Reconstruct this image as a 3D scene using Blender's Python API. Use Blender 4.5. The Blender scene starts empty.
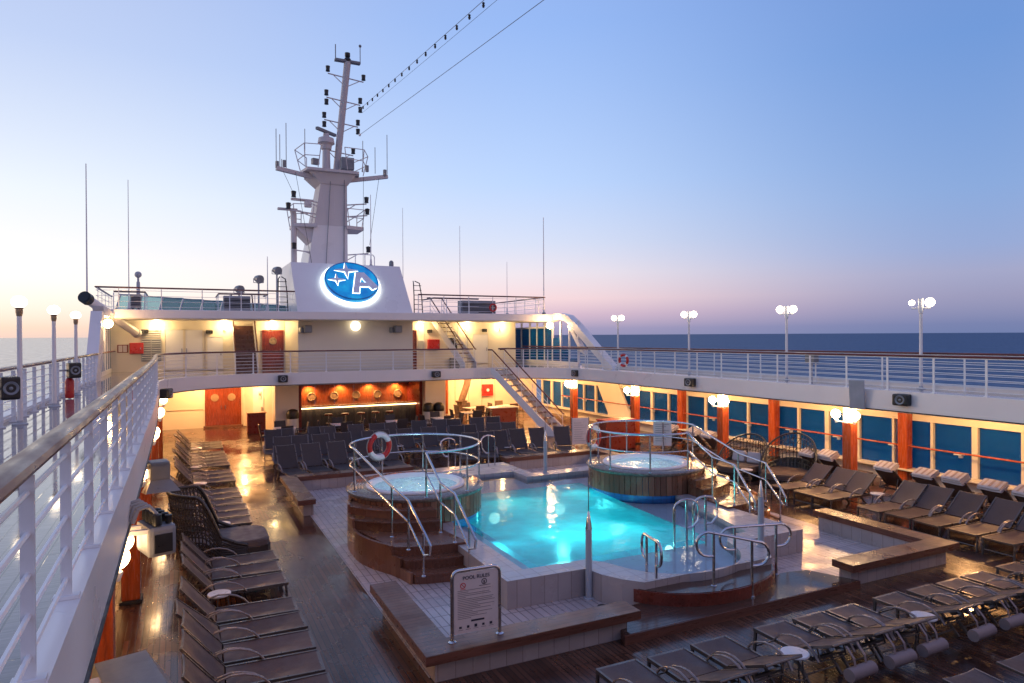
import bpy, bmesh, math, random
from mathutils import Vector, Matrix
random.seed(7)
R = math.radians
PI = math.pi
sc = bpy.context.scene
COL = sc.collection

# ------------------------------------------------------------------ colour helpers
def lin(r, g, b):
    def f(c):
        c /= 255.0
        return c / 12.92 if c <= 0.04045 else ((c + 0.055) / 1.055) ** 2.4
    return (f(r), f(g), f(b), 1.0)

# ------------------------------------------------------------------ materials
def new_mat(name):
    m = bpy.data.materials.new(name)
    m.use_nodes = True
    nt = m.node_tree
    for n in list(nt.nodes):
        nt.nodes.remove(n)
    out = nt.nodes.new('ShaderNodeOutputMaterial')
    return m, nt, out

def N(nt, typ, **kw):
    n = nt.nodes.new(typ)
    for k, v in kw.items():
        if k in n.inputs:
            n.inputs[k].default_value = v
        else:
            setattr(n, k, v)
    return n

def noise(nt, vec, scale, detail=4, rough=0.55):
    n = nt.nodes.new('ShaderNodeTexNoise')
    n.inputs['Scale'].default_value = scale
    n.inputs['Detail'].default_value = detail
    n.inputs['Roughness'].default_value = rough
    if vec is not None:
        nt.links.new(vec, n.inputs['Vector'])
    return n.outputs['Fac']

def ramp(nt, fac, stops):
    r = nt.nodes.new('ShaderNodeValToRGB')
    cr = r.color_ramp
    while len(cr.elements) < len(stops):
        cr.elements.new(0.5)
    for e, (p, c) in zip(cr.elements, stops):
        e.position = p
        e.color = c if len(c) == 4 else (c[0], c[1], c[2], 1)
    nt.links.new(fac, r.inputs['Fac'])
    return r.outputs['Color']

def objcoord(nt, scale=(1, 1, 1), rot=(0, 0, 0)):
    tc = nt.nodes.new('ShaderNodeTexCoord')
    mp = nt.nodes.new('ShaderNodeMapping')
    mp.inputs['Scale'].default_value = scale
    mp.inputs['Rotation'].default_value = rot
    nt.links.new(tc.outputs['Object'], mp.inputs['Vector'])
    return mp.outputs['Vector']

def simple(name, base, rough=0.5, metal=0.0, var=0.12, vscale=3.0, rvar=0.15, bump=0.0, bscale=40, coat=0.0, spec=0.5, stretch=(1, 1, 1)):
    m, nt, out = new_mat(name)
    b = N(nt, 'ShaderNodeBsdfPrincipled', Metallic=metal)
    b.inputs['Specular IOR Level'].default_value = spec
    if coat:
        b.inputs['Coat Weight'].default_value = coat
        b.inputs['Coat Roughness'].default_value = 0.08
    vec = objcoord(nt, stretch)
    f = noise(nt, vec, vscale)
    lo = tuple(c * (1 - var) for c in base[:3]); hi = tuple(min(1, c * (1 + var)) for c in base[:3])
    nt.links.new(ramp(nt, f, [(0.3, lo), (0.7, hi)]), b.inputs['Base Color'])
    f2 = noise(nt, vec, vscale * 2.3)
    r0 = max(0.02, rough - rvar); r1 = min(1, rough + rvar)
    nt.links.new(ramp(nt, f2, [(0.3, (r0,) * 3), (0.7, (r1,) * 3)]), b.inputs['Roughness'])
    if bump:
        bp = N(nt, 'ShaderNodeBump', Strength=bump, Distance=0.01)
        nt.links.new(noise(nt, vec, bscale), bp.inputs['Height'])
        nt.links.new(bp.outputs['Normal'], b.inputs['Normal'])
    nt.links.new(b.outputs['BSDF'], out.inputs['Surface'])
    return m

def emit(name, col, strength):
    m, nt, out = new_mat(name)
    e = N(nt, 'ShaderNodeEmission', Strength=strength)
    e.inputs['Color'].default_value = (*col[:3], 1)
    nt.links.new(e.outputs[0], out.inputs['Surface'])
    return m

def paint(name, base, rough=0.32, dirt=0.35, dirt_col=(0.42, 0.30, 0.20)):
    """marine gloss paint with soft streaks and a few rusty runs"""
    m, nt, out = new_mat(name)
    b = N(nt, 'ShaderNodeBsdfPrincipled')
    v1 = objcoord(nt, (1, 1, 1)); v2 = objcoord(nt, (5, 5, 0.35))
    a = noise(nt, v1, 0.7, 5); s = noise(nt, v2, 1.3, 6, 0.65)
    c1 = ramp(nt, a, [(0.3, tuple(c * 0.93 for c in base)), (0.7, base)])
    mix = N(nt, 'ShaderNodeMixRGB', blend_type='MIX')
    f = ramp(nt, s, [(0.66, (0, 0, 0)), (0.85, (dirt,) * 3)])
    nt.links.new(f, mix.inputs['Fac']); nt.links.new(c1, mix.inputs['Color1'])
    mix.inputs['Color2'].default_value = (*dirt_col, 1)
    nt.links.new(mix.outputs[0], b.inputs['Base Color'])
    nt.links.new(ramp(nt, a, [(0.3, (rough - .08,) * 3), (0.7, (rough + .12,) * 3)]), b.inputs['Roughness'])
    bp = N(nt, 'ShaderNodeBump', Strength=0.16, Distance=0.02)
    tc = nt.nodes.new('ShaderNodeTexCoord'); sp = nt.nodes.new('ShaderNodeSeparateXYZ'); nt.links.new(tc.outputs['Object'], sp.inputs[0])
    sm = N(nt, 'ShaderNodeMath', operation='ADD'); nt.links.new(sp.outputs['X'], sm.inputs[0]); nt.links.new(sp.outputs['Y'], sm.inputs[1])
    cb = nt.nodes.new('ShaderNodeCombineXYZ'); nt.links.new(sm.outputs[0], cb.inputs['X']); nt.links.new(sp.outputs['Z'], cb.inputs['Y'])
    br = nt.nodes.new('ShaderNodeTexBrick'); br.inputs['Scale'].default_value = 1; br.inputs['Brick Width'].default_value = 2.6; br.inputs['Row Height'].default_value = 1.35
    br.inputs['Mortar Size'].default_value = 0.02; br.inputs['Mortar Smooth'].default_value = 1.0; nt.links.new(cb.outputs[0], br.inputs['Vector'])
    hh = N(nt, 'ShaderNodeMath', operation='ADD'); nt.links.new(noise(nt, v1, 1.6, 2), hh.inputs[0]); nt.links.new(br.outputs['Fac'], hh.inputs[1])
    nt.links.new(hh.outputs[0], bp.inputs['Height']); nt.links.new(bp.outputs['Normal'], b.inputs['Normal'])
    nt.links.new(b.outputs['BSDF'], out.inputs['Surface'])
    return m

def planks(name, c_lo, c_hi, seam, width=0.075, length=2.6, along='Y', wet=(0.06, 0.5), puddle=0.45, seam_col=(0.012, 0.011, 0.011), bump=0.35, ior=1.5):
    """wet caulked deck boards: per board tone, grain, seams, patchy water film"""
    m, nt, out = new_mat(name)
    b = N(nt, 'ShaderNodeBsdfPrincipled')
    b.inputs['IOR'].default_value = ior
    rot = (0, 0, PI / 2) if along == 'Y' else (0, 0, 0)
    vec = objcoord(nt, (1, 1, 1), rot)
    br = nt.nodes.new('ShaderNodeTexBrick')
    br.offset = 0.37; br.offset_frequency = 2
    br.inputs['Scale'].default_value = 1.0
    br.inputs['Mortar Size'].default_value = seam
    br.inputs['Mortar Smooth'].default_value = 0.3
    br.inputs['Bias'].default_value = 0.0
    br.inputs['Brick Width'].default_value = length
    br.inputs['Row Height'].default_value = width
    br.inputs['Color1'].default_value = (*c_lo, 1); br.inputs['Color2'].default_value = (*c_hi, 1)
    br.inputs['Mortar'].default_value = (*seam_col, 1)
    nt.links.new(vec, br.inputs['Vector'])
    gv = objcoord(nt, (1.2, 18, 1), rot)
    g = noise(nt, gv, 3.0, 5)
    mul = N(nt, 'ShaderNodeMixRGB', blend_type='MULTIPLY'); mul.inputs['Fac'].default_value = 0.7
    nt.links.new(br.outputs['Color'], mul.inputs['Color1'])
    nt.links.new(ramp(nt, g, [(0.25, (0.6, 0.6, 0.6)), (0.75, (1.2, 1.2, 1.2))]), mul.inputs['Color2'])
    pv = objcoord(nt, (1, 0.75, 1), rot)
    p = noise(nt, pv, puddle, 6, 0.62)
    # darker where soaked is a stain of the boards themselves
    st = noise(nt, pv, 1.7, 4)
    mul2 = N(nt, 'ShaderNodeMixRGB', blend_type='MULTIPLY'); mul2.inputs['Fac'].default_value = 0.55
    nt.links.new(mul.outputs[0], mul2.inputs['Color1'])
    nt.links.new(ramp(nt, st, [(0.3, (0.62, 0.6, 0.6)), (0.7, (1.1, 1.1, 1.1))]), mul2.inputs['Color2'])
    nt.links.new(mul2.outputs[0], b.inputs['Base Color'])
    rr = ramp(nt, p, [(0.40, (wet[0],) * 3), (0.5, ((wet[0] + wet[1]) / 2.4,) * 3), (0.64, (wet[1],) * 3)])
    nt.links.new(rr, b.inputs['Roughness'])
    bp = N(nt, 'ShaderNodeBump', Distance=0.006)
    nt.links.new(ramp(nt, p, [(0.42, (bump * 0.25,) * 3), (0.6, (bump,) * 3)]), bp.inputs['Strength'])
    hm = N(nt, 'ShaderNodeMath', operation='ADD')
    inv = N(nt, 'ShaderNodeMath', operation='MULTIPLY'); inv.inputs[1].default_value = -1.0
    nt.links.new(br.outputs['Fac'], inv.inputs[0]); nt.links.new(inv.outputs[0], hm.inputs[0])
    nt.links.new(noise(nt, vec, 5, 4), hm.inputs[1])
    nt.links.new(hm.outputs[0], bp.inputs['Height'])
    nt.links.new(bp.outputs['Normal'], b.inputs['Normal'])
    nt.links.new(b.outputs['BSDF'], out.inputs['Surface'])
    return m

def boards(name, lo, hi, rough=0.3):
    """separate boards: tone changes per board (random per island) with grain along z"""
    m, nt, out = new_mat(name)
    b = N(nt, 'ShaderNodeBsdfPrincipled')
    geo = nt.nodes.new('ShaderNodeNewGeometry')
    c = ramp(nt, geo.outputs['Random Per Island'], [(0.0, lo), (0.5, tuple((a + d) / 2 for a, d in zip(lo, hi))), (1.0, hi)])
    g = noise(nt, objcoord(nt, (14, 14, 1.0)), 2.5, 5)
    mul = N(nt, 'ShaderNodeMixRGB', blend_type='MULTIPLY'); mul.inputs['Fac'].default_value = 0.8
    nt.links.new(c, mul.inputs['Color1'])
    nt.links.new(ramp(nt, g, [(0.25, (0.6, 0.6, 0.6)), (0.75, (1.15, 1.15, 1.15))]), mul.inputs['Color2'])
    nt.links.new(mul.outputs[0], b.inputs['Base Color'])
    nt.links.new(ramp(nt, noise(nt, objcoord(nt), 3), [(0.3, (rough - .12,) * 3), (0.7, (rough + .2,) * 3)]), b.inputs['Roughness'])
    nt.links.new(b.outputs['BSDF'], out.inputs['Surface'])
    return m

def tiles(name, c1, c2, grout, w, h, rough=(0.12, 0.4), plane='XY', offset=0.0, mortar=0.012):
    m, nt, out = new_mat(name)
    b = N(nt, 'ShaderNodeBsdfPrincipled')
    if plane == 'XY':
        vec = objcoord(nt)
    else:
        tc = nt.nodes.new('ShaderNodeTexCoord'); sp = nt.nodes.new('ShaderNodeSeparateXYZ')
        ad = N(nt, 'ShaderNodeMath', operation='ADD'); cb = nt.nodes.new('ShaderNodeCombineXYZ')
        nt.links.new(tc.outputs['Object'], sp.inputs[0])
        nt.links.new(sp.outputs['X'], ad.inputs[0]); nt.links.new(sp.outputs['Y'], ad.inputs[1])
        nt.links.new(ad.outputs[0], cb.inputs['X']); nt.links.new(sp.outputs['Z'], cb.inputs['Y'])
        vec = cb.outputs[0]
    br = nt.nodes.new('ShaderNodeTexBrick'); br.offset = offset
    br.inputs['Scale'].default_value = 1; br.inputs['Mortar Size'].default_value = mortar
    br.inputs['Mortar Smooth'].default_value = 0.2; br.inputs['Brick Width'].default_value = w; br.inputs['Row Height'].default_value = h
    br.inputs['Color1'].default_value = (*c1, 1); br.inputs['Color2'].default_value = (*c2, 1); br.inputs['Mortar'].default_value = (*grout, 1)
    nt.links.new(vec, br.inputs['Vector'])
    mul = N(nt, 'ShaderNodeMixRGB', blend_type='MULTIPLY'); mul.inputs['Fac'].default_value = 0.5
    nt.links.new(br.outputs['Color'], mul.inputs['Color1'])
    oc = objcoord(nt)
    nt.links.new(ramp(nt, noise(nt, oc, 1.3, 5), [(0.3, (0.7, 0.7, 0.7)), (0.7, (1.1, 1.1, 1.1))]), mul.inputs['Color2'])
    nt.links.new(mul.outputs[0], b.inputs['Base Color'])
    nt.links.new(ramp(nt, noise(nt, oc, 0.8, 5), [(0.38, (rough[0],) * 3), (0.62, (rough[1],) * 3)]), b.inputs['Roughness'])
    bp = N(nt, 'ShaderNodeBump', Strength=0.4, Distance=0.004); bp.invert = True
    nt.links.new(br.outputs['Fac'], bp.inputs['Height']); nt.links.new(bp.outputs['Normal'], b.inputs['Normal'])
    nt.links.new(b.outputs['BSDF'], out.inputs['Surface'])
    return m

def tinted_glass(name, tint, rough=0.02, gloss=0.9, film=0.0, film_col=(0.01, 0.15, 0.35)):
    m, nt, out = new_mat(name)
    t = N(nt, 'ShaderNodeBsdfTransparent'); t.inputs['Color'].default_value = (*tint, 1)
    g = N(nt, 'ShaderNodeBsdfGlossy', Roughness=rough)
    fr = N(nt, 'ShaderNodeFresnel', IOR=1.45)
    mm = N(nt, 'ShaderNodeMath', operation='MULTIPLY'); mm.inputs[1].default_value = gloss
    nt.links.new(fr.outputs[0], mm.inputs[0])
    mx = nt.nodes.new('ShaderNodeMixShader')
    nt.links.new(mm.outputs[0], mx.inputs[0]); nt.links.new(t.outputs[0], mx.inputs[1]); nt.links.new(g.outputs[0], mx.inputs[2])
    last = mx.outputs[0]
    if film:
        d = N(nt, 'ShaderNodeBsdfDiffuse'); d.inputs['Color'].default_value = (*film_col, 1)
        m2 = nt.nodes.new('ShaderNodeMixShader'); m2.inputs[0].default_value = film
        nt.links.new(last, m2.inputs[1]); nt.links.new(d.outputs[0], m2.inputs[2]); last = m2.outputs[0]
    nt.links.new(last, out.inputs['Surface'])
    return m

def pool_water(name, tint, scale=2.2, strength=0.25, foam=0.0, milk=0.0, milk_col=(0.1, 0.75, 0.8)):
    m, nt, out = new_mat(name)
    vec = objcoord(nt)
    bp = N(nt, 'ShaderNodeBump', Strength=strength, Distance=0.05)
    nt.links.new(noise(nt, vec, scale, 3), bp.inputs['Height'])
    t = N(nt, 'ShaderNodeBsdfTransparent'); t.inputs['Color'].default_value = (*tint, 1)
    body = t.outputs[0]
    if milk:
        tr = N(nt, 'ShaderNodeBsdfTranslucent'); tr.inputs['Color'].default_value = (*milk_col, 1)
        nt.links.new(bp.outputs['Normal'], tr.inputs['Normal'])
        m0 = nt.nodes.new('ShaderNodeMixShader')
        nt.links.new(ramp(nt, noise(nt, vec, 1.6, 4), [(0.3, (milk * .65,) * 3), (0.7, (milk,) * 3)]), m0.inputs[0])
        nt.links.new(body, m0.inputs[1]); nt.links.new(tr.outputs[0], m0.inputs[2]); body = m0.outputs[0]
    g = N(nt, 'ShaderNodeBsdfGlossy', Roughness=0.04)
    nt.links.new(bp.outputs['Normal'], g.inputs['Normal'])
    fr = N(nt, 'ShaderNodeFresnel', IOR=1.33); nt.links.new(bp.outputs['Normal'], fr.inputs['Normal'])
    mx = nt.nodes.new('ShaderNodeMixShader')
    nt.links.new(fr.outputs[0], mx.inputs[0]); nt.links.new(body, mx.inputs[1]); nt.links.new(g.outputs[0], mx.inputs[2])
    last = mx.outputs[0]
    if foam:
        d = N(nt, 'ShaderNodeBsdfDiffuse'); d.inputs['Color'].default_value = (0.72, 0.86, 0.9, 1)
        f = ramp(nt, noise(nt, vec, 7, 6, 0.7), [(0.42, (0.1 * foam,) * 3), (0.62, (foam,) * 3)])
        m2 = nt.nodes.new('ShaderNodeMixShader')
        nt.links.new(f, m2.inputs[0]); nt.links.new(last, m2.inputs[1]); nt.links.new(d.outputs[0], m2.inputs[2])
        last = m2.outputs[0]
    nt.links.new(last, out.inputs['Surface'])
    return m

def weave(name, base, rough=0.65):
    m, nt, out = new_mat(name)
    b = N(nt, 'ShaderNodeBsdfPrincipled')
    b.inputs['Specular IOR Level'].default_value = 0.22
    v = objcoord(nt)
    f = noise(nt, v, 2.2, 4); f2 = noise(nt, objcoord(nt, (140, 30, 60)), 1.0, 2)
    mul = N(nt, 'ShaderNodeMixRGB', blend_type='MULTIPLY'); mul.inputs['Fac'].default_value = 0.6
    info = nt.nodes.new('ShaderNodeObjectInfo')
    c = ramp(nt, info.outputs['Random'], [(0, tuple(x * .82 for x in base)), (1, tuple(x * 1.2 for x in base))])
    nt.links.new(c, mul.inputs['Color1'])
    nt.links.new(ramp(nt, f2, [(0.3, (0.6, 0.6, 0.6)), (0.7, (1.15, 1.15, 1.15))]), mul.inputs['Color2'])
    nt.links.new(mul.outputs[0], b.inputs['Base Color'])
    nt.links.new(ramp(nt, f, [(0.35, (0.36,) * 3), (0.65, (rough,) * 3)]), b.inputs['Roughness'])
    bp = N(nt, 'ShaderNodeBump', Strength=0.25, Distance=0.02)
    nt.links.new(f, bp.inputs['Height']); nt.links.new(bp.outputs['Normal'], b.inputs['Normal'])
    nt.links.new(b.outputs['BSDF'], out.inputs['Surface'])
    return m

M = {}
M['white'] = paint('white_paint', (0.82, 0.77, 0.745), 0.32, 0.5)
M['white_clean'] = paint('white_paint_clean', (0.78, 0.78, 0.79), 0.35, 0.12)
M['cream'] = paint('cream_paint', (0.76, 0.70, 0.58), 0.45, 0.22)
M['grey'] = paint('grey_paint', (0.42, 0.43, 0.46), 0.4, 0.3)
M['mast'] = paint('mast_paint', (0.66, 0.59, 0.57), 0.5, 0.55)
M['midgrey'] = simple('grey_plastic', (0.22, 0.23, 0.25), 0.45)
M['box_grey'] = simple('housing_grey', (0.17, 0.18, 0.19), 0.4, bump=0.1)
M['unit_grey'] = simple('unit_housing', (0.42, 0.43, 0.46), 0.4)
M['black'] = simple('black_plastic', (0.012, 0.012, 0.014), 0.4)
M['dark'] = simple('dark_metal', (0.03, 0.03, 0.035), 0.45, 0.3)
M['steel'] = simple('polished_steel', (0.55, 0.55, 0.57), 0.2, 1.0, 0.1, rvar=0.1)
M['frame'] = simple('lounger_aluminium', (0.13, 0.115, 0.11), 0.35, 0.6, 0.1)
M['arm'] = simple('armrest_resin', (0.24, 0.19, 0.17), 0.28, 0.15, 0.1)
M['sling'] = weave('brown_sling', (0.095, 0.064, 0.06))
M['sling_far'] = weave('charcoal_sling', (0.058, 0.049, 0.05))
M['sling_side'] = weave('taupe_sling', (0.115, 0.078, 0.068))
M['table_white'] = simple('table_resin', (0.70, 0.66, 0.64), 0.3)
M['cushion'] = simple('cushion_cloth', (0.11, 0.082, 0.078), 0.6, bump=0.3, bscale=5)
M['pale_cushion'] = simple('pale_cushion_cloth', (0.27, 0.20, 0.19), 0.7, bump=0.3, bscale=8)
M['towel'] = simple('towel_cloth', (0.46, 0.42, 0.43), 0.9, bump=0.5, bscale=60)
M['wicker'] = simple('dark_wicker', (0.025, 0.021, 0.02), 0.35)
M['handrail'] = simple('varnished_rail', (0.13, 0.028, 0.018), 0.36, 0, 0.35, 5, 0.12, coat=0.0, stretch=(1, 0.2, 1))
M['door_wood'] = simple('varnished_door', (0.30, 0.075, 0.022), 0.25, 0, 0.35, 4, 0.1, coat=0.4, stretch=(5, 5, 0.5))
M['door_dark'] = simple('dark_varnished_door', (0.17, 0.028, 0.014), 0.25, 0, 0.3, 4, 0.1, coat=0.4, stretch=(5, 5, 0.5))
M['door_mid'] = simple('red_brown_door', (0.19, 0.04, 0.014), 0.25, 0, 0.35, 4, 0.1, coat=0.4, stretch=(5, 5, 0.5))
M['pillar_wood'] = simple('varnished_pillar', (0.40, 0.075, 0.02), 0.25, 0, 0.3, 3, 0.1, coat=0.3, stretch=(4, 4, 0.4))
M['bench_wood'] = planks('bench_boards', (0.135, 0.066, 0.046), (0.19, 0.095, 0.066), 0.005, 0.11, 2.2, 'X', (0.22, 0.55), 0.9)
M['fascia_wood'] = simple('bench_edge_wood', (0.14, 0.055, 0.035), 0.35, 0, 0.3, 3, 0.15, stretch=(0.6, 0.6, 6))
M['red_step'] = simple('oiled_step_edge', (0.16, 0.032, 0.018), 0.3, 0, 0.3, 4)
M['teak'] = planks('wet_teak_deck', (0.078, 0.033, 0.021), (0.17, 0.075, 0.045), 0.008, 0.085, 2.8, 'Y', (0.07, 0.42), 0.42)
M['teak_dark'] = planks('wet_platform_boards', (0.07, 0.036, 0.028), (0.11, 0.055, 0.04), 0.006, 0.1, 2.4, 'X', (0.05, 0.3), 0.5)
M['upper_teak'] = planks('wet_upper_deck', (0.27, 0.235, 0.225), (0.34, 0.30, 0.29), 0.007, 0.1, 3.0, 'Y', (0.02, 0.10), 0.6, bump=0.16, seam_col=(0.12, 0.1, 0.1), ior=1.75)
M['tile'] = tiles('pool_surround_tile', (0.46, 0.385, 0.37), (0.54, 0.46, 0.445), (0.25, 0.21, 0.21), 0.14, 0.42)
M['tile_wall'] = tiles('wall_tile', (0.38, 0.32, 0.305), (0.43, 0.365, 0.35), (0.27, 0.225, 0.215), 0.26, 0.5, plane='V', mortar=.008)
M['coping'] = tiles('coping_tile', (0.42, 0.385, 0.39), (0.47, 0.43, 0.43), (0.34, 0.31, 0.31), 0.3, 0.3)
M['ledge'] = simple('pale_pool_ledge', (0.70, 0.72, 0.78), 0.4, 0, 0.06)
M['basin'] = tiles('turquoise_basin_tile', (0.02, 0.46, 0.62), (0.03, 0.52, 0.67), (0.02, 0.40, 0.55), 0.3, 0.3)
M['blue_band'] = tiles('blue_band_tile', (0.03, 0.22, 0.62), (0.05, 0.27, 0.68), (0.03, 0.2, 0.5), 0.1, 0.1, plane='V')
M['water'] = pool_water('pool_water', (0.74, 0.97, 0.98), 4.5, 0.2, milk=0.92, milk_col=(.16, .85, .85))
M['shallow'] = pool_water('shallow_water', (0.86, 0.96, 0.98), 3.2, 0.12)
M['spa_water'] = pool_water('spa_water', (0.75, 0.97, 0.99), 6.0, 0.6, 0.75)
M['acrylic'] = simple('white_acrylic', (0.80, 0.79, 0.80), 0.15, 0, 0.03)
M['clad'] = boards('tub_boards', (0.14, 0.056, 0.031), (0.29, 0.13, 0.075))
M['step_wood'] = boards('step_boards', (0.125, 0.052, 0.03), (0.24, 0.10, 0.06), 0.25)
M['tub_deck'] = simple('speckled_tub_deck', (0.19, 0.145, 0.115), 0.2, 0.25, 0.45, 14, 0.12, bump=0.35, bscale=30)
M['glass_blue'] = tinted_glass('blue_window_glass', (0.12, 0.66, 0.86), film=0.5, film_col=(0.012, 0.10, 0.38))
M['glass_teal'] = tinted_glass('teal_screen_glass', (0.10, 0.72, 0.98), film=0.45, film_col=(0.006, 0.14, 0.44))
M['glass_sky'] = tinted_glass('pale_teal_glass', (0.66, 0.86, 0.88), 0.05, film=.15, film_col=(.3, .55, .58))
M['red'] = simple('red_enamel', (0.50, 0.02, 0.018), 0.35)
M['orange_rail'] = simple('orange_handrail', (0.42, 0.09, 0.04), 0.25, 0, 0.2)
M['bar_dark'] = boards('bar_front_boards', (0.05, 0.045, 0.045), (0.10, 0.085, 0.075), 0.4)
M['counter'] = simple('bar_counter', (0.45, 0.38, 0.3), 0.2)
M['brass'] = simple('porthole_brass', (0.36, 0.25, 0.15), 0.35, 0.4, 0.15)
M['stairwood'] = simple('stair_tread_wood', (0.13, 0.06, 0.04), 0.35, 0, 0.3)
M['chair'] = simple('woven_chair', (0.14, 0.085, 0.055), 0.55, 0, 0.3, 8, bump=0.4, bscale=60)
M['red_wood'] = simple('red_brown_board', (0.20, 0.03, 0.02), 0.35)
M['rope'] = simple('cable', (0.05, 0.05, 0.06), 0.6)
M['wire'] = simple('galvanised_wire', (0.16, 0.17, 0.20), 0.5)
M['cable_lt'] = simple('pale_cable', (0.35, 0.33, 0.32), 0.5)
M['paper'] = simple('sign_board', (0.66, 0.58, 0.56), 0.35, 0, 0.04)
M['ink'] = simple('sign_ink', (0.03, 0.03, 0.05), 0.5)
M['ink_grey'] = simple('sign_fine_print', (0.20, 0.17, 0.18), 0.5)
M['ink_red'] = simple('sign_red_ink', (0.55, 0.05, 0.05), 0.5)
M['louvre'] = simple('grey_louvre', (0.22, 0.25, 0.28), 0.4, 0.2)
WARM = (1.0, 0.66, 0.34)
M['globe'] = emit('globe_light', (1.0, 0.60, 0.27), 110)
M['globe_left'] = emit('globe_light_left', (1.0, 0.62, 0.30), 15)
M['disc_lamp'] = emit('round_lamp_face', (1.0, 0.86, 0.62), 2.6)
M['globe_post'] = emit('post_globe_light', (1.0, 0.80, 0.56), 9)
M['wall_lamp'] = emit('wall_lamp_light', (1.0, 0.72, 0.36), 14)
M['down'] = emit('downlight_lens', (1.0, 0.62, 0.28), 25)
M['led'] = emit('warm_strip_light', (1.0, 0.64, 0.30), 7)
M['ice'] = emit('icy_halo_light', (0.80, 0.95, 1.0), 3.2)
M['pool_lens'] = emit('pool_lamp_lens', (0.45, 1.0, 0.93), 1.8)
M['spa_lens'] = emit('spa_lamp_lens', (0.7, 0.95, 1.0), 6)

def emblem_blue():
    m, nt, out = new_mat('backlit_blue_mosaic')
    v = objcoord(nt)
    vo = nt.nodes.new('ShaderNodeTexVoronoi'); vo.inputs['Scale'].default_value = 5.5
    nt.links.new(v, vo.inputs['Vector'])
    e = N(nt, 'ShaderNodeEmission', Strength=0.85)
    nt.links.new(ramp(nt, noise(nt, v, 1.4, 4), [(0.3, (0.0, 0.11, 0.36)), (0.52, (0.0, 0.24, 0.52)), (0.72, (0.01, 0.45, 0.66))]), e.inputs['Color'])
    b = N(nt, 'ShaderNodeBsdfPrincipled', Roughness=0.2); b.inputs['Base Color'].default_value = (0.01, 0.12, 0.35, 1)
    a = nt.nodes.new('ShaderNodeAddShader')
    nt.links.new(e.outputs[0], a.inputs[0]); nt.links.new(b.outputs[0], a.inputs[1])
    nt.links.new(a.outputs[0], out.inputs['Surface'])
    return m
M['emblem_blue'] = emblem_blue()
M['emblem_white'] = simple('pale_letter_face', (0.72, 0.74, 0.82), 0.35)

def sea_mat():
    m, nt, out = new_mat('sea_water')
    d = N(nt, 'ShaderNodeBsdfDiffuse'); g = N(nt, 'ShaderNodeBsdfGlossy', Roughness=0.3)
    tc = nt.nodes.new('ShaderNodeTexCoord')
    mp = nt.nodes.new('ShaderNodeMapping'); mp.inputs['Rotation'].default_value = (0, 0, R(40)); mp.inputs['Scale'].default_value = (1, 2.2, 1)
    nt.links.new(tc.outputs['Object'], mp.inputs['Vector'])
    v = mp.outputs['Vector']
    n1 = noise(nt, v, 0.012, 6, 0.6); n2 = noise(nt, v, 0.10, 5, 0.6)
    nt.links.new(ramp(nt, n1, [(0.3, (0.010, 0.050, 0.13)), (0.7, (0.022, 0.074, 0.175))]), d.inputs['Color'])
    ad = N(nt, 'ShaderNodeMath', operation='ADD')
    mu = N(nt, 'ShaderNodeMath', operation='MULTIPLY'); mu.inputs[1].default_value = 3.0
    nt.links.new(n1, mu.inputs[0]); nt.links.new(mu.outputs[0], ad.inputs[0]); nt.links.new(n2, ad.inputs[1])
    bp = N(nt, 'ShaderNodeBump', Strength=0.6, Distance=2.0)
    nt.links.new(ad.outputs[0], bp.inputs['Height']); nt.links.new(bp.outputs['Normal'], g.inputs['Normal'])
    # steep wave faces keep the sea from mirroring the horizon band fully
    fr = N(nt, 'ShaderNodeFresnel', IOR=1.33)
    mr = N(nt, 'ShaderNodeMapRange'); nt.links.new(fr.outputs[0], mr.inputs['Value'])
    mr.inputs['From Max'].default_value = 0.55; mr.inputs['To Min'].default_value = 0.04; mr.inputs['To Max'].default_value = 0.5
    # bright sheen put in to port by reflection share; smoother there, ruffled to starboard
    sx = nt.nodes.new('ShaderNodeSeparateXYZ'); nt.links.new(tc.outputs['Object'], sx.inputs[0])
    port_sheen = N(nt, 'ShaderNodeMapRange', interpolation_type='SMOOTHSTEP'); nt.links.new(sx.outputs['X'], port_sheen.inputs['Value'])
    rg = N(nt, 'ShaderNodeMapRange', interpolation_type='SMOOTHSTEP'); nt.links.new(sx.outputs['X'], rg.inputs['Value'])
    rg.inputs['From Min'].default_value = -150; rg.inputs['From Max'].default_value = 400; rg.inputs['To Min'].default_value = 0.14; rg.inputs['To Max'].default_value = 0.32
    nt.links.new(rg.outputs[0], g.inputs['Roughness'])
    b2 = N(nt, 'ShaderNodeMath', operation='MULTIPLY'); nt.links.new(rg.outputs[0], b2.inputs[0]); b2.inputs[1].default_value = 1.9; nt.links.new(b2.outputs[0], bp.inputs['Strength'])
    port_sheen.inputs['From Min'].default_value = -150; port_sheen.inputs['From Max'].default_value = 400; port_sheen.inputs['To Min'].default_value = 1.0; port_sheen.inputs['To Max'].default_value = 0.26
    nt.links.new(port_sheen.outputs[0], mr.inputs['To Max'])
    wv = N(nt, 'ShaderNodeMath', operation='MULTIPLY'); nt.links.new(mr.outputs[0], wv.inputs[0])
    nt.links.new(ramp(nt, n2, [(0.35, (0.55,) * 3), (0.65, (1.0,) * 3)]), wv.inputs[1])
    mx_ = nt.nodes.new('ShaderNodeMixShader')
    nt.links.new(wv.outputs[0], mx_.inputs[0]); nt.links.new(d.outputs[0], mx_.inputs[1]); nt.links.new(g.outputs[0], mx_.inputs[2])
    nt.links.new(mx_.outputs[0], out.inputs['Surface'])
    return m
M['sea'] = sea_mat()

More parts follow.
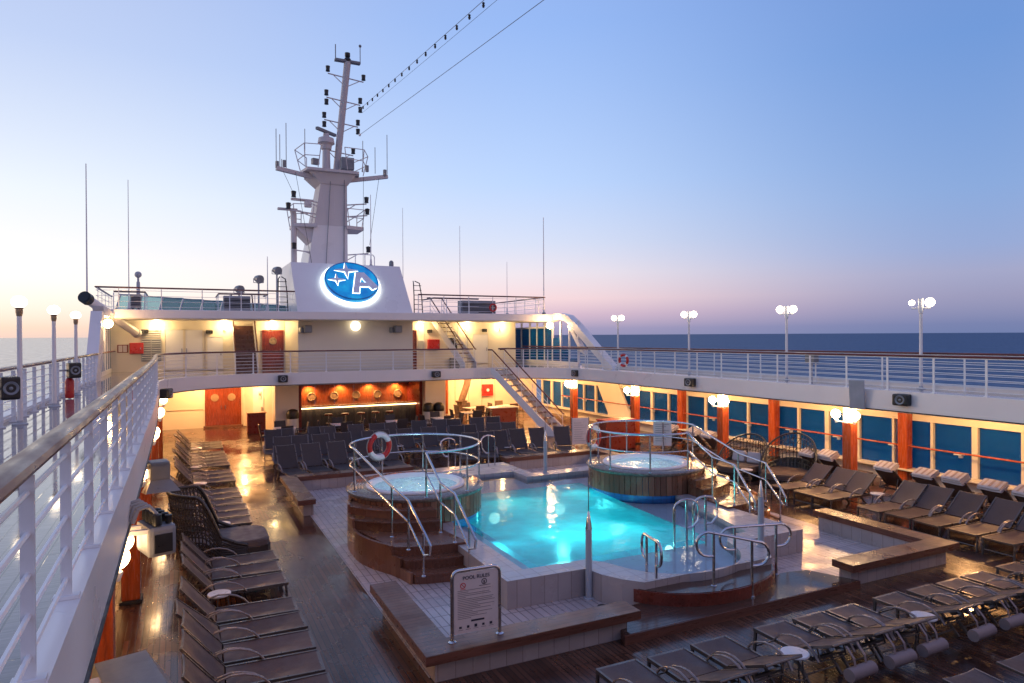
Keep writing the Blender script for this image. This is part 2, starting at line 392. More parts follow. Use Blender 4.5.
# ------------------------------------------------------------------ mesh builder
class MB:
    def __init__(s):
        s.v = []; s.f = []; s.sm = []
    def add(s, vs, fs, smooth=False):
        o = len(s.v); s.v += [tuple(p) for p in vs]
        s.f += [tuple(i + o for i in f) for f in fs]; s.sm += [smooth] * len(fs)
        return s
    def box(s, x0, x1, y0, y1, z0, z1, b=0.0, mat=None):
        if b <= 0:
            vs = [(x, y, z) for z in (z0, z1) for y in (y0, y1) for x in (x0, x1)]
            fs = [(0, 2, 3, 1), (4, 5, 7, 6), (0, 1, 5, 4), (2, 6, 7, 3), (0, 4, 6, 2), (1, 3, 7, 5)]
        else:
            b = min(b, (x1 - x0) * .45, (y1 - y0) * .45, (z1 - z0) * .45)
            bm = bmesh.new(); bmesh.ops.create_cube(bm, size=1)
            for v in bm.verts:
                v.co = Vector(((x0 + x1) / 2 + v.co.x * (x1 - x0), (y0 + y1) / 2 + v.co.y * (y1 - y0), (z0 + z1) / 2 + v.co.z * (z1 - z0)))
            bmesh.ops.bevel(bm, geom=list(bm.edges), offset=b, segments=2, affect='EDGES', profile=0.6)
            bm.verts.index_update()
            vs = [v.co.copy() for v in bm.verts]; fs = [[v.index for v in f.verts] for f in bm.faces]; bm.free()
        if mat is not None:
            vs = [mat @ Vector(p) for p in vs]
        return s.add(vs, fs)
    def cbox(s, c, size, rz=0, b=0.0, rx=0, ry=0):
        m = Matrix.Translation(c) @ Matrix.Rotation(rz, 4, 'Z') @ Matrix.Rotation(ry, 4, 'Y') @ Matrix.Rotation(rx, 4, 'X')
        h = [q / 2 for q in size]
        return s.box(-h[0], h[0], -h[1], h[1], -h[2], h[2], b, m)
    def sweep(s, pts, prof, closed=False, caps=True, up=None, smooth=True):
        """sweep a closed 2D profile [(side, up)] along pts"""
        P = [Vector(p) for p in pts]; n = len(P); k = len(prof)
        rings = []; prevN = None
        for i in range(n):
            if closed:
                t = (P[(i + 1) % n] - P[i - 1]).normalized()
            elif i == 0: t = (P[1] - P[0]).normalized()
            elif i == n - 1: t = (P[-1] - P[-2]).normalized()
            else:
                t = ((P[i] - P[i - 1]).normalized() + (P[i + 1] - P[i]).normalized())
                t = t.normalized() if t.length > 1e-6 else (P[i + 1] - P[i]).normalized()
            if up is not None:
                u = Vector(up)
                side = t.cross(u)
                if side.length < 1e-4: side = Vector((1, 0, 0))
                side.normalize(); u2 = side.cross(t).normalized()
            else:
                if prevN is None:
                    a = Vector((0, 0, 1)) if abs(t.z) < 0.9 else Vector((1, 0, 0))
                    side = t.cross(a).normalized()
                else:
                    side = (prevN - t * prevN.dot(t))
                    side = side.normalized() if side.length > 1e-6 else t.orthogonal().normalized()
                prevN = side; u2 = side.cross(t).normalized()
            sc_ = 1.0
            if 0 < i < n - 1 and not closed:
                c = t.dot((P[i + 1] - P[i]).normalized()); sc_ = 1 / max(c, 0.6)
            rings.append([P[i] + side * a * sc_ + u2 * b_ for a, b_ in prof])
        vs = [p for r in rings for p in r]; fs = []
        m = n if closed else n - 1
        for i in range(m):
            j = (i + 1) % n
            for q in range(k):
                w = (q + 1) % k
                fs.append((i * k + q, i * k + w, j * k + w, j * k + q))
        s.add(vs, fs, smooth)
        if caps and not closed:
            o = len(s.v) - len(vs)
            s.f.append(tuple(o + q for q in range(k))[::-1]); s.sm.append(False)
            s.f.append(tuple(o + (n - 1) * k + q for q in range(k))); s.sm.append(False)
        return s
    def tube(s, pts, r, n=8, closed=False, caps=True):
        return s.sweep(pts, [(r * math.cos(2 * PI * q / n), r * math.sin(2 * PI * q / n)) for q in range(n)], closed, caps)
    def flat(s, pts, w, h, closed=False, up=(0, 0, 1)):
        return s.sweep(pts, [(-w / 2, -h / 2), (w / 2, -h / 2), (w / 2, h / 2), (-w / 2, h / 2)], closed, True, up, False)
    def lathe(s, prof, c=(0, 0, 0), n=24, mat=None, a0=0, a1=2 * PI, smooth=True):
        full = abs(a1 - a0 - 2 * PI) < 1e-6; k = n if full else n + 1
        vs = []; fs = []
        for i in range(k):
            a = a0 + (a1 - a0) * i / n
            for r, z in prof:
                p = Vector((r * math.cos(a), r * math.sin(a), z))
                p = (mat @ p) if mat is not None else p
                vs.append(p + Vector(c))
        m = len(prof)
        for i in range(n):
            j = (i + 1) % k
            for q in range(m - 1):
                fs.append((i * m + q, j * m + q, j * m + q + 1, i * m + q + 1))
        return s.add(vs, fs, smooth)
    def ball(s, c, r, nu=14, nv=8, sx=1, sy=1, sz=1):
        prof = [(max(1e-4, r * math.sin(PI * q / nv)), -r * math.cos(PI * q / nv)) for q in range(nv + 1)]
        return s.lathe(prof, c, nu, Matrix.Diagonal((sx, sy, sz, 1)))
    def prism(s, poly, z0, z1, mat=None):
        n = len(poly)
        vs = [Vector((x, y, z0)) for x, y in poly] + [Vector((x, y, z1)) for x, y in poly]
        if mat is not None: vs = [mat @ p for p in vs]
        fs = [tuple(range(n))[::-1], tuple(range(n, 2 * n))] + [(i, (i + 1) % n, n + (i + 1) % n, n + i) for i in range(n)]
        return s.add(vs, fs)
    def quad(s, a, b, c, d):
        return s.add([a, b, c, d], [(0, 1, 2, 3)])
    def fill(s, loops, z):
        """flat sheet bounded by the first loop with the other loops as holes"""
        bm = bmesh.new(); es = []
        for lp in loops:
            vv = [bm.verts.new((x, y, z)) for x, y in lp]
            for i in range(len(vv)):
                es.append(bm.edges.new((vv[i], vv[(i + 1) % len(vv)])))
        bmesh.ops.triangle_fill(bm, use_beauty=True, use_dissolve=False, edges=es, normal=(0, 0, 1))
        bmesh.ops.recalc_face_normals(bm, faces=list(bm.faces))
        bm.verts.index_update(); bm.normal_update()
        vs = [v.co.copy() for v in bm.verts]
        fs = []
        for f in bm.faces:
            ix = [v.index for v in f.verts]
            fs.append(ix if f.normal.z > 0 else ix[::-1])
        bm.free()
        return s.add(vs, fs)
    def skirt(s, loop, z0, z1, closed=True, smooth=False):
        n = len(loop); m = n if closed else n - 1
        vs = [(x, y, z0) for x, y in loop] + [(x, y, z1) for x, y in loop]
        return s.add(vs, [(i, (i + 1) % n, n + (i + 1) % n, n + i) for i in range(m)], smooth)
    def mesh(s, name):
        me = bpy.data.meshes.new(name)
        me.from_pydata(s.v, [], s.f)
        me.polygons.foreach_set('use_smooth', s.sm)
        if any(s.sm): me.set_sharp_from_angle(angle=R(38))
        bm = bmesh.new(); bm.from_mesh(me)
        bmesh.ops.recalc_face_normals(bm, faces=list(bm.faces)); bm.to_mesh(me); bm.free()
        me.update()
        return me

def tag(o, label, cat, group=None):
    o['label'] = label; o['category'] = cat
    if group: o['group'] = group
    return o

def thing(name, label, cat, loc=(0, 0, 0), rz=0.0, group=None):
    o = bpy.data.objects.new(name, None)
    o.empty_display_size = 0.2
    COL.objects.link(o)
    o.location = loc; o.rotation_euler = (0, 0, rz)
    return tag(o, label, cat, group)

def part(name, mb, mat, parent=None, label=None, world=False, flat=False):
    me = mb.mesh(name) if isinstance(mb, MB) else mb
    me.materials.clear(); me.materials.append(mat)
    o = bpy.data.objects.new(name, me); COL.objects.link(o)
    if parent is not None:
        o.parent = parent
        if world:
            base = Vector(parent.location)
            p = parent.parent
            while p is not None:
                base += Vector(p.location); p = p.parent
            o.location = -base
    if label: o['label'] = label
    return o

def solo(name, mb, mat, label, cat, base=(0, 0, 0), group=None):
    """a thing that is one mesh; mesh given in world coordinates"""
    me = mb.mesh(name)
    me.transform(Matrix.Translation(-Vector(base)))
    me.materials.append(mat)
    o = bpy.data.objects.new(name, me); COL.objects.link(o)
    o.location = base
    return tag(o, label, cat, group)

def ground(name, mb, mat):
    me = mb.mesh(name); me.materials.append(mat)
    o = bpy.data.objects.new(name, me); COL.objects.link(o)
    o['kind'] = 'structure'
    return o

KIDS = {}
def kids(o):
    return [c for c in bpy.data.objects if c.parent is o]

def copy_thing(root, loc, rz, label, group=None):
    if root.name not in KIDS:
        KIDS[root.name] = [(c, kids(c)) for c in kids(root)]
    r = root.copy(); COL.objects.link(r)
    r.location = loc; r.rotation_euler = (0, 0, rz); r['label'] = label
    if group: r['group'] = group
    for c, gs in KIDS[root.name]:
        d = c.copy(); COL.objects.link(d); d.parent = r
        for g in gs:
            e = g.copy(); COL.objects.link(e); e.parent = d
    return r

def light(name, kind, loc, power, col=WARM, radius=0.08, parent=None, rot=None, spot=None, blend=0.6):
    l = bpy.data.lights.new(name, kind)
    l.energy = power; l.color = col
    if kind in ('POINT', 'SPOT'): l.shadow_soft_size = radius
    if kind == 'SPOT':
        l.spot_size = R(spot or 120); l.spot_blend = blend
    o = bpy.data.objects.new(name, l); COL.objects.link(o)
    o.location = loc
    if rot is not None: o.rotation_euler = rot
    if parent is not None:
        o.parent = parent; o.location = Vector(loc) - Vector(parent.location)
    return o

ORD = ['first', 'second', 'third', 'fourth', 'fifth', 'sixth', 'seventh', 'eighth', 'ninth', 'tenth', 'eleventh', 'twelfth', 'thirteenth',
       'fourteenth', 'fifteenth', 'sixteenth', 'seventeenth', 'eighteenth', 'nineteenth', 'twentieth', 'twenty-first', 'twenty-second', 'twenty-third',
       'twenty-fourth', 'twenty-fifth', 'twenty-sixth', 'twenty-seventh', 'twenty-eighth', 'twenty-ninth', 'thirtieth']

# ------------------------------------------------------------------ key dimensions (metres; X to starboard, Y forward, Z up, pool deck z = 0)
UD = 3.125           # upper deck
RT = 4.165           # rail top on upper deck
FB = 2.60            # underside of the balcony edge
CXL = 8.6            # centre line
XL, XR = -0.55, 17.75
YF = 32.4
OXL, OXR = -2.95, 20.15
HXL, HXR = -3.35, 20.55
def mx(x, mir): return 17.2 - x if mir else x

def arc(cx, cy, r, a0, a1, n):
    return [(cx + r * math.cos(R(a0 + (a1 - a0) * i / n)), cy + r * math.sin(R(a0 + (a1 - a0) * i / n))) for i in range(n + 1)]

RC = 4.2
opening = [(XL, 0.4), (XL, 12), (XL - .02, 18), (XL - .08, 22), (XL - .18, 26)] + arc(XL - .2 + RC, YF - RC, RC, 180, 90, 12) + arc(XR - RC, YF - RC, RC, 90, 0, 12) + [(XR, 0.4)]

# ================================================================== SETTING: sea, decks
sea = MB(); S = 60000.0
sea.quad((-S, -S, 0), (S, -S, 0), (S, S, 0), (-S, S, 0))
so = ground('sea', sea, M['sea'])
so.location = (0, 0, -18.0)
so.rotation_mode = 'AXIS_ANGLE'
so.rotation_axis_angle = (R(0.275), math.cos(R(25.8)), -math.sin(R(25.8)), 0)

# pool outline
def lobe_out():
    return [(6.6, 10.6), (6.68, 10.2), (6.86, 9.85), (7.12, 9.55)]
out_left = [(5.03, 10.65)] + lobe_out()
out_pool = out_left + [(7.6, 9.25), (8.6, 9.12), (9.6, 9.25)] + [(17.2 - x, y) for x, y in out_left[::-1]] + [(12.17, 20.0), (9.8, 20.0), (9.8, 21.4), (7.4, 21.4), (7.4, 20.0), (5.03, 20.0)]
hole = [(5.2, 10.8), (6.7, 10.75), (7.2, 9.75), (8.6, 9.35), (10.0, 9.75), (10.5, 10.75), (12.0, 10.8), (12.0, 19.9), (5.2, 19.9)]

dk = MB(); dk.fill([[(-3.9, -8), (21.1, -8), (21.1, 42), (-3.9, 42)], hole], 0.0)
ground('pool_deck', dk, M['teak'])
tl = MB(); tl.fill([[(3.05, 9.0), (6.3, 9.0), (6.3, 9.55), (10.95, 9.55), (10.95, 9.0), (14.2, 9.0), (14.2, 22.0), (3.05, 22.0)], hole], 0.005)
ground('tiled_surround', tl, M['tile'])

ud = MB(); ud.fill([[(HXL, -8), (HXR, -8), (HXR, 42), (HXL, 42)], opening + [(XR, 0.4)][:0]], UD)
ground('upper_deck', ud, M['upper_teak'])

# ================================================================== SHIP STRUCTURE
# balcony edge: fascia + ceiling
bal = thing('balcony_edge', 'white curved balcony edge band running round the open well above the pool deck', 'balcony', (CXL, YF, FB))
fb = MB()
lp = opening
n = len(lp)
def offset_path(pts, d, closed=False):
    o = []
    for i, p in enumerate(pts):
        a = Vector(pts[i - 1]) if (i > 0 or closed) else None
        b_ = Vector(pts[(i + 1) % len(pts)]) if (i < len(pts) - 1 or closed) else None
        p = Vector(p)
        t = ((p - a).normalized() if a is not None else Vector((0, 0))) + ((b_ - p).normalized() if b_ is not None else Vector((0, 0)))
        t.normalize(); o.append((p.x + t.y * d, p.y - t.x * d))
    return o
inn = offset_path(lp, 0.004); outp = offset_path(lp, -0.14)
ring = inn + outp[::-1]
fb.fill([ring], UD + 0.06); fb.fill([ring], FB)
fb.skirt(ring, FB, UD + 0.06)
part('fascia', fb, M['white'], bal, world=True)
ledge = MB(); l1 = offset_path(lp, 0.012)
ledge.sweep([(x, y, FB + 0.03) for x, y in l1], [(-.012, -.02), (.012, -.02), (.012, .012), (-.012, .012)], up=(0, 0, 1), smooth=False)
part('drip_edge', ledge, M['dark'], bal, world=True)
ce = MB(); ce.fill([[(-3.9, -8), (21.1, -8), (21.1, 42), (-3.9, 42)], opening], 2.86)
part('ceiling', ce, M['cream'], bal, world=True)

# ---- side window walls on the pool deck
def window_wall(mir):
    side = 'starboard' if not mir else 'port'
    X = 21.0 if not mir else -3.8
    lab = ('long cream framed wall of blue tinted windows behind the right loungers' if not mir
           else 'cream framed window wall under the walkway behind the left loungers')
    t = thing('window_wall', lab, 'window wall', (X, 16, 0))
    f = MB()
    f.box(X - .12, X + .12, -4, 40, 2.02, 2.858)
    part('lintel', f, M['cream'], t, world=True)
    s = MB(); s.box(X - .12, X + .12, -4, 40, 0.0, 0.45); 
    part('sill_wall', s, M['cream'], t, world=True)
    s2 = MB(); s2.box(min(X, X + (.5 if mir else -.5)), max(X, X + (.5 if mir else -.5)), -4, 40, 0.45, 0.5, 0.01)
    part('sill', s2, M['cream'], t, world=True)
    ys = [10.85 + 1.275 * k for k in range(-8, 23)]
    for k, y in enumerate(ys):
        w = 0.17 if k % 4 == 1 else 0.085
        mm = MB(); mm.box(X - .09, X + .09, y - w / 2, y + w / 2, 0.5, 2.02, 0.008)
        part('mullion', mm, M['cream'], t, world=True)
    for a, b_ in zip(ys, ys[1:]):
        p = MB(); p.box(X + .02, X + .035, a + .04, b_ - .04, 0.5, 2.02)
        part('pane', p, M['glass_blue'], t, world=True)
    d = MB()
    pol = [(31.0, 0.5), (28.9, 0.5), (30.3, 2.5), (32.4, 2.5)]
    Mx = Matrix(((0, 0, 1, X - .22), (1, 0, 0, 0), (0, 1, 0, 0), (0, 0, 0, 1)))
    d.prism(pol, 0, 0.12, Mx)
    part('slanted_brace', d, M['cream'], t, world=True)
    return t
window_wall(False); window_wall(True)

hr = thing('hand_rail', 'orange handrail on white brackets running along the blue windows', 'handrail', (20.7, 18, 1.2))
h = MB(); h.tube([(20.72, -2, 1.22), (20.72, 36, 1.22)], 0.026, 8)
part('rail', h, M['orange_rail'], hr, world=True)
for k in range(14):
    b_ = MB(); y = 8.3 + 2.1 * k
    b_.cbox((20.80, y, 1.17), (0.2, 0.22, 0.03), b=0.006); b_.cbox((20.88, y, 1.12), (0.06, 0.1, 0.12))
    part('bracket', b_, M['white_clean'], hr, world=True)

# ---- pillars
pil_y = [3.5, 8.8, 14.05, 19.4, 24.85, 30.1]
def pillar(x, y, label, group):
    t = thing('pillar', label, 'pillar', (x, y, 0), 0, group)
    m = MB(); m.box(-.15, .15, -.15, .15, 0.06, 2.6 if x > 18.5 or x < -1.5 else 2.12, 0.025); part('shaft', m, M['pillar_wood'], t)
    m = MB(); m.box(-.18, .18, -.18, .18, 0, 0.06, 0.01); part('plinth', m, M['dark'], t)
    m = MB(); m.box(-.13, .13, -.13, .13, 2.12 if not (x > 18.5 or x < -1.5) else 2.6, 2.86); part('neck', m, M['white_clean'], t)
    return t
place = ['nearest the camera', 'second from the camera', 'third from the camera', 'fourth from the camera', 'fifth from the camera', 'farthest from the camera']
def globe_pair(x, y, label):
    t = thing('globe_light', label, 'lamp', (x, y, 2.2), 0, 'twin globe lamps on the pillars')
    sx = -1 if x > 8 else 1
    bx = sx * 0.2
    m = MB(); m.tube([(bx, -.31, -.06), (bx, .31, -.06)], .02, 6); m.cbox((sx * .16, 0, -.02), (.1, .1, .16), b=.01)
    for q in (-1, 1): m.lathe([(.03, -.1), (.06, -.02), (.06, .0)], (bx, q * .31, 0), 10)
    part('bracket', m, M['white_clean'], t)
    for q in (-1, 1):
        g = MB(); g.ball((bx, q * .33, .16), .132, 16, 10); part('globe', g, M['globe'] if x > 8 else M['globe_left'], t)
for k, y in enumerate(pil_y):
    if k >= 1:
        pillar(-0.85, y, f'red brown wooden pillar under the left balcony edge, {place[k-1]} there', 'wooden pillars')
        globe_pair(-0.85, y, f'twin lit globe lamp under the left railing, {place[k-1]} there')
    if k >= 2:
        pillar(18.05, y, f'orange brown pillar carrying globe lamps on the right, {place[k-2]} there', 'wooden pillars')
        globe_pair(18.05, y, f'twin lit globe lamp on the right row of pillars, {place[k-2]} there')
    if 1 <= k <= 4:
        pillar(20.74, y + .1, f'orange brown pillar standing against the blue windows, {place[k-1]} there', 'wooden pillars')

# ================================================================== RAILINGS
def plen(pts):
    return sum((Vector(b_) - Vector(a)).length for a, b_ in zip(pts, pts[1:]))
def walk(pts, s):
    for a, b_ in zip(pts, pts[1:]):
        a = Vector(a); b_ = Vector(b_); L = (b_ - a).length
        if s <= L: return a + (b_ - a) * (s / L), (b_ - a).normalized()
        s -= L
    return Vector(pts[-1]), (Vector(pts[-1]) - Vector(pts[-2])).normalized()
def sub_path(pts, s0, s1, step=0.6):
    """points of the path between two arc lengths, keeping its vertices"""
    res = [walk(pts, s0)[0]]; acc = 0
    for a, b_ in zip(pts, pts[1:]):
        L = (Vector(b_) - Vector(a)).length; acc += L
        if s0 + 1e-3 < acc < s1 - 1e-3: res.append(Vector(b_))
    res.append(walk(pts, s1)[0])
    return res
def railing(label, pts, z0, height, spacing, bars=5, post=(0.07, 0.018), wood=True, first=0.0, rail_r=0.035, group='white ship railings', bar_r=0.011, mat='white_clean', hw=0.055):
    b0 = Vector(pts[0])
    t = thing('railing', label, 'railing', (b0.x, b0.y, z0), 0, group)
    P = [(p[0], p[1]) for p in pts]
    top = [(x, y, z0 + height) for x, y in P]
    m = MB()
    w = hw if wood else rail_r
    prof = [(w * math.cos(2 * PI * q / 10) , (w * .62) * math.sin(2 * PI * q / 10)) for q in range(10)]
    m.sweep(top, prof, up=(0, 0, 1))
    part('handrail', m, M['handrail'] if wood else M[mat], t, world=True)
    m = MB()
    if wood: m.flat([(x, y, z0 + height - w * .62 - .008) for x, y in P], .035, .014)
    for k in range(bars):
        z = z0 + height * (0.12 + 0.74 * k / (bars - 1))
        m.tube([(x, y, z) for x, y in P], bar_r, 6)
    part('rail_bars', m, M[mat], t, world=True)
    L = plen(P); s = first
    while s <= L + 1e-3:
        p, d = walk(P, s)
        m = MB(); a = math.atan2(d.y, d.x)
        m.cbox((p.x, p.y, z0 + height / 2 - .03), (post[0], post[1], height - .06), a)
        m.cbox((p.x, p.y, z0 + .012), (post[0] + .05, post[1] + .08, .024), a, .004)
        part('post', m, M[mat], t, world=True)
        s += spacing
    return t
full = opening
Ltot = plen(full)
# gap for the stair near the right far corner
def s_at(x, y):
    best = (1e9, 0); acc = 0
    for a, b_ in zip(full, full[1:]):
        a = Vector(a); b_ = Vector(b_); L = (b_ - a).length
        q = max(0, min(1, (Vector((x, y)) - a).dot(b_ - a) / (L * L))); dd = ((a + (b_ - a) * q) - Vector((x, y))).length
        if dd < best[0]: best = (dd, acc + q * L)
        acc += L
    return best[1]
sA, sB = s_at(XL - .19, 27.9), s_at(13.55, 32.2)
sC = s_at(14.85, 32.0)
inner = offset_path(full, -0.07)
ri = lambda s0, s1: [tuple(v) for v in sub_path(inner, s0, s1)]
railing('long white railing with varnished wooden handrail beside the camera on the left', ri(0.0, sA), UD + .06, RT - UD - .06, 1.1, 5, (0.022, 0.055), first=2.15, bar_r=.014, hw=.068)
railing('white railing with wooden handrail across the far end of the well under the emblem', ri(sA + .01, sB), UD + .06, RT - UD - .06, 1.6, 6, (0.05, 0.02))
railing('long white railing with wooden handrail along the right balcony edge', ri(sC, plen(inner)), UD + .06, RT - UD - .06, 1.31, 6, (0.055, 0.02), first=1.31)
railing('grey white outer railing over the sea on the left side', [(OXL, -2), (OXL, 31.5)], UD, 1.06, 1.05, 6, (0.022, 0.07), first=.3)
railing('white outer railing over the sea on the right side', [(OXR, 4), (OXR, 33)], UD, 1.06, 2.55, 6, (0.05, 0.02), first=.3)
for x0 in (HXL - .02, OXR + .16):
    m = MB(); m.box(x0, x0 + .28 if x0 < 0 else x0 + .28, -6, 33, UD - .5, UD + .11, .02)
    solo('deck_curb', m, M['white'], 'low white kerb along the outer edge of the ' + ('left' if x0 < 0 else 'right') + ' upper walkway', 'kerb', (x0, 14, UD), 'deck edge kerbs')

# ================================================================== LAMP POSTS on the upper deck
def lamp_post(x, y, h, label, twin):
    t = thing('lamp_post', label, 'lamp post', (x, y, UD), 0, 'globe lamp posts along the outer rails')
    lean = 0.02 if x > 0 else -0.03
    m = MB(); m.lathe([(.05, 0.03), (.046, 1.0), (.042, h - .26)], n=12); part('pole', m, M['white'], t)
    m = MB(); m.lathe([(.13, 0), (.13, .02), (.06, .035), (.053, .08)], n=14); part('base_plate', m, M['grey'], t)
    if not twin:
        m = MB(); m.lathe([(.045, h - .27), (.06, h - .2), (.06, h - .13), (.08, h - .11), (.05, h - .09)], n=12); part('collar', m, M['brass'], t)
        g = MB(); g.ball((0, 0, h), .118, 16, 10, 1.12, 1.12, .95); part('globe', g, M['globe_post'], t)
    else:
        m = MB(); m.lathe([(.06, h - .3), (.07, h - .2), (.07, h + .14), (.02, h + .16)], n=12)
        m.cbox((0, 0, h - .15), (.06, .5, .05), R(20), .01)
        part('bracket', m, M['white_clean'], t)
        for q in (-1, 1):
            a = R(20)
            g = MB(); g.ball((-q * .24 * math.sin(a), q * .24 * math.cos(a), h + .02), .135 if not (y < 14 and q > 0) else .085, 16, 10); part('globe', g, M['globe_post'], t)
for k, y in enumerate((11.85, 15.6, 19.45, 23.2)):
    if k == 0: continue
    lamp_post(-2.75, y, 2.31, ['', 'white pole with one lit globe on the left walkway, nearest the camera', 'white pole with one lit globe on the left walkway, middle of three', 'white pole with one lit globe on the left walkway, closest to the deckhouse'][k], False)
for k, y in enumerate((13.1, 18.15, 23.5, 28.9)):
    lamp_post(19.95, y, 2.56, ['white pole with twin lit globes on the right walkway, nearest the camera', 'white pole with twin lit globes on the right walkway, second from the right',
                               'white pole with twin lit globes on the right walkway, third from the right', 'white pole with twin lit globes on the right walkway, closest to the deckhouse'][k], True)

# ================================================================== SPEAKERS
def speaker(x, y, z, rz, label, s=1.0, pole=None):
    t = thing('loudspeaker', label, 'speaker', (x, y, z), rz, 'black deck loudspeakers')
    hx, hz = (.21, .16) if not pole else (.16, .22)
    m = MB(); m.box(-hx * s, hx * s, -.06 * s, .22 * s, -hz * s, hz * s, .05 * s); part('cabinet', m, M['black'], t)
    rx = Matrix.Rotation(PI / 2, 4, 'X')
    m = MB(); m.lathe([(.13 * s, .0), (.12 * s, .02), (.05 * s, -.02), (.02 * s, .015), (.001, .02)], (0, -.062 * s, 0), 18, rx); part('cone', m, M['midgrey'], t)
    m = MB(); m.cbox((0, .2 * s, -.03), (.06, .14, .05))
    if pole: m.cbox((-.2, .16 * s, .0), (.4, .05, .05))
    part('bracket', m, M['grey'], t)
    return t
speaker(17.56, 29.2, 2.95, R(-80), 'black loudspeaker on the right balcony edge, farthest from the camera')
speaker(17.56, 20.7, 2.97, R(-80), 'black loudspeaker on the right balcony edge above the right hot tub')
speaker(17.56, 12.1, 2.97, R(-80), 'black loudspeaker on the right balcony edge, nearest the camera')
speaker(11.4, 32.2, 2.93, 0, 'black loudspeaker on the far balcony edge right of the bar')
speaker(4.1, 32.2, 2.93, 0, 'black loudspeaker on the far balcony edge left of the bar')
speaker(-0.42, 27.0, 2.82, R(70), 'black loudspeaker at the left far corner of the balcony edge', 1.1)
speaker(-2.62, 14.1, 3.90, R(25), 'black loudspeaker fixed on the left outer railing, nearest the camera', 0.9, .6)
speaker(-2.6, 21.7, 3.90, R(25), 'black loudspeaker fixed on the left outer railing beside the red tank', 0.95, .6)

# ================================================================== DECKHOUSE (forward superstructure)
WY = 39.2
dh = thing('deckhouse', 'long cream deckhouse with overhanging white roof below the mast', 'deckhouse', (CXL, WY, UD))
m = MB(); m.box(-3.25, 19.2, WY, WY + .2, UD, 5.72); m.box(-3.25, -3.05, WY + .2, 46, UD, 5.72); m.box(19.0, 19.2, WY + .2, 46, UD, 5.72)
part('wall', m, M['cream'], dh, world=True)
m = MB(); m.prism([(5.1, WY), (5.55, 37.5), (11.85, 37.5), (12.3, WY)], UD, 5.715); part('centre_block', m, M['cream'], dh, world=True)
m = MB(); m.box(-3.6, 20.55, 36.0, 46, 5.72, 6.13, .03); part('roof', m, M['white'], dh, world=True)
m = MB(); m.box(-3.5, 20.45, 36.1, WY, 5.69, 5.715); part('soffit', m, M['cream'], dh, world=True)
def door(parent, x0, x1, z0, z1, y, mat, port=True, handle_side=1, name='door'):
    m = MB(); m.box(x0, x1, y - .05, y + .01, z0, z1, .012); d = part(name, m, mat, parent, world=True)
    f = MB()
    for a, b_, c, e in ((x0 - .07, x0 - .004, z0, z1 + .07), (x1 + .004, x1 + .07, z0, z1 + .07), (x0 - .003, x1 + .003, z1 + .004, z1 + .07)):
        f.box(a, b_, y - .07, y + .01, c, e)
    part('frame', f, M['cream'] if mat is M['white_clean'] else mat, d, world=True)
    rx = Matrix.Rotation(PI / 2, 4, 'X')
    if port:
        c = ((x0 + x1) / 2, y - .055, z0 + (z1 - z0) * .74)
        m = MB(); m.lathe([(.2, 0), (.2, .03), (.15, .035), (.14, .01), (.001, .01)], c, 24, rx); part('porthole', m, M['brass'], d, world=True)
    hx = x0 + .1 if handle_side < 0 else x1 - .1
    m = MB(); m.cbox((hx, y - .09, z0 + (z1 - z0) * .48), (.03, .05, .22), 0, .008); part('handle', m, M['steel'], d, world=True)
    return d
door(dh, 3.98, 4.95, UD, 5.15, WY - .004, M['door_dark'])
door(dh, 11.52, 12.42, UD, 5.15, WY - .35, M['door_dark'], handle_side=-1)
m = MB(); m.box(11.3, 12.6, WY - .34, WY, UD, 5.7); part('door_recess_wall', m, M['cream'], dh, world=True)
for x0, x1, z1, hs in ((-.45, .4, 5.22, 1), (.42, 1.27, 5.22, -1), (1.5, 2.25, 4.85, 1), (16.55, 17.55, 4.95, 1), (-1.0, -.2, 4.9, 1)):
    if x0 == -1.0: continue
    door(dh, x0 - .3, x1 - .3, UD + .05, z1, WY - .004, M['white_clean'], False, hs)
m = MB(); m.box(-2.15 + .3, -.95, WY - .04, WY + .01, UD + .5, 4.75)
lv = part('louvre_vent', m, M['louvre'], dh, world=True)
m = MB()
for k in range(14): m.cbox((-1.4, WY - .06, UD + .58 + .115 * k), (.86, .05, .03), 0, 0, R(35))
for xx in (-1.84, -1.4, -.96): m.box(xx - .02, xx + .02, WY - .09, WY - .04, UD + .5, 4.75)
part('slats', m, M['grey'], lv, world=True)
m = MB(); m.box(14.6, 15.2, WY - .05, WY, 4.05, 4.75, .02); part('dark_window', m, M['black'], dh, world=True)
m = MB(); m.box(14.7, 15.3, WY - .25, WY, UD, UD + .4, .03); part('vent_box', m, M['midgrey'], dh, world=True)
for x0, x1 in ((13.1, 13.1), (15.9, 15.9)):
    m = MB(); m.box(x0 - .01, x0 + .01, WY - .03, WY + .01, UD, 5.6); part('pipe', m, M['grey'], dh, world=True)
for k, (x, y) in enumerate(((6.0, 37.45), (10.9, 37.45))):
    m = MB(); m.box(x - .2, x + .2, y - .45, y + .1, 5.05, 5.45, .06); m.cbox((x - .28, y - .1, 5.2), (.25, .3, .3), .3, .05)
    part('floodlight', m, M['midgrey'], dh, world=True)

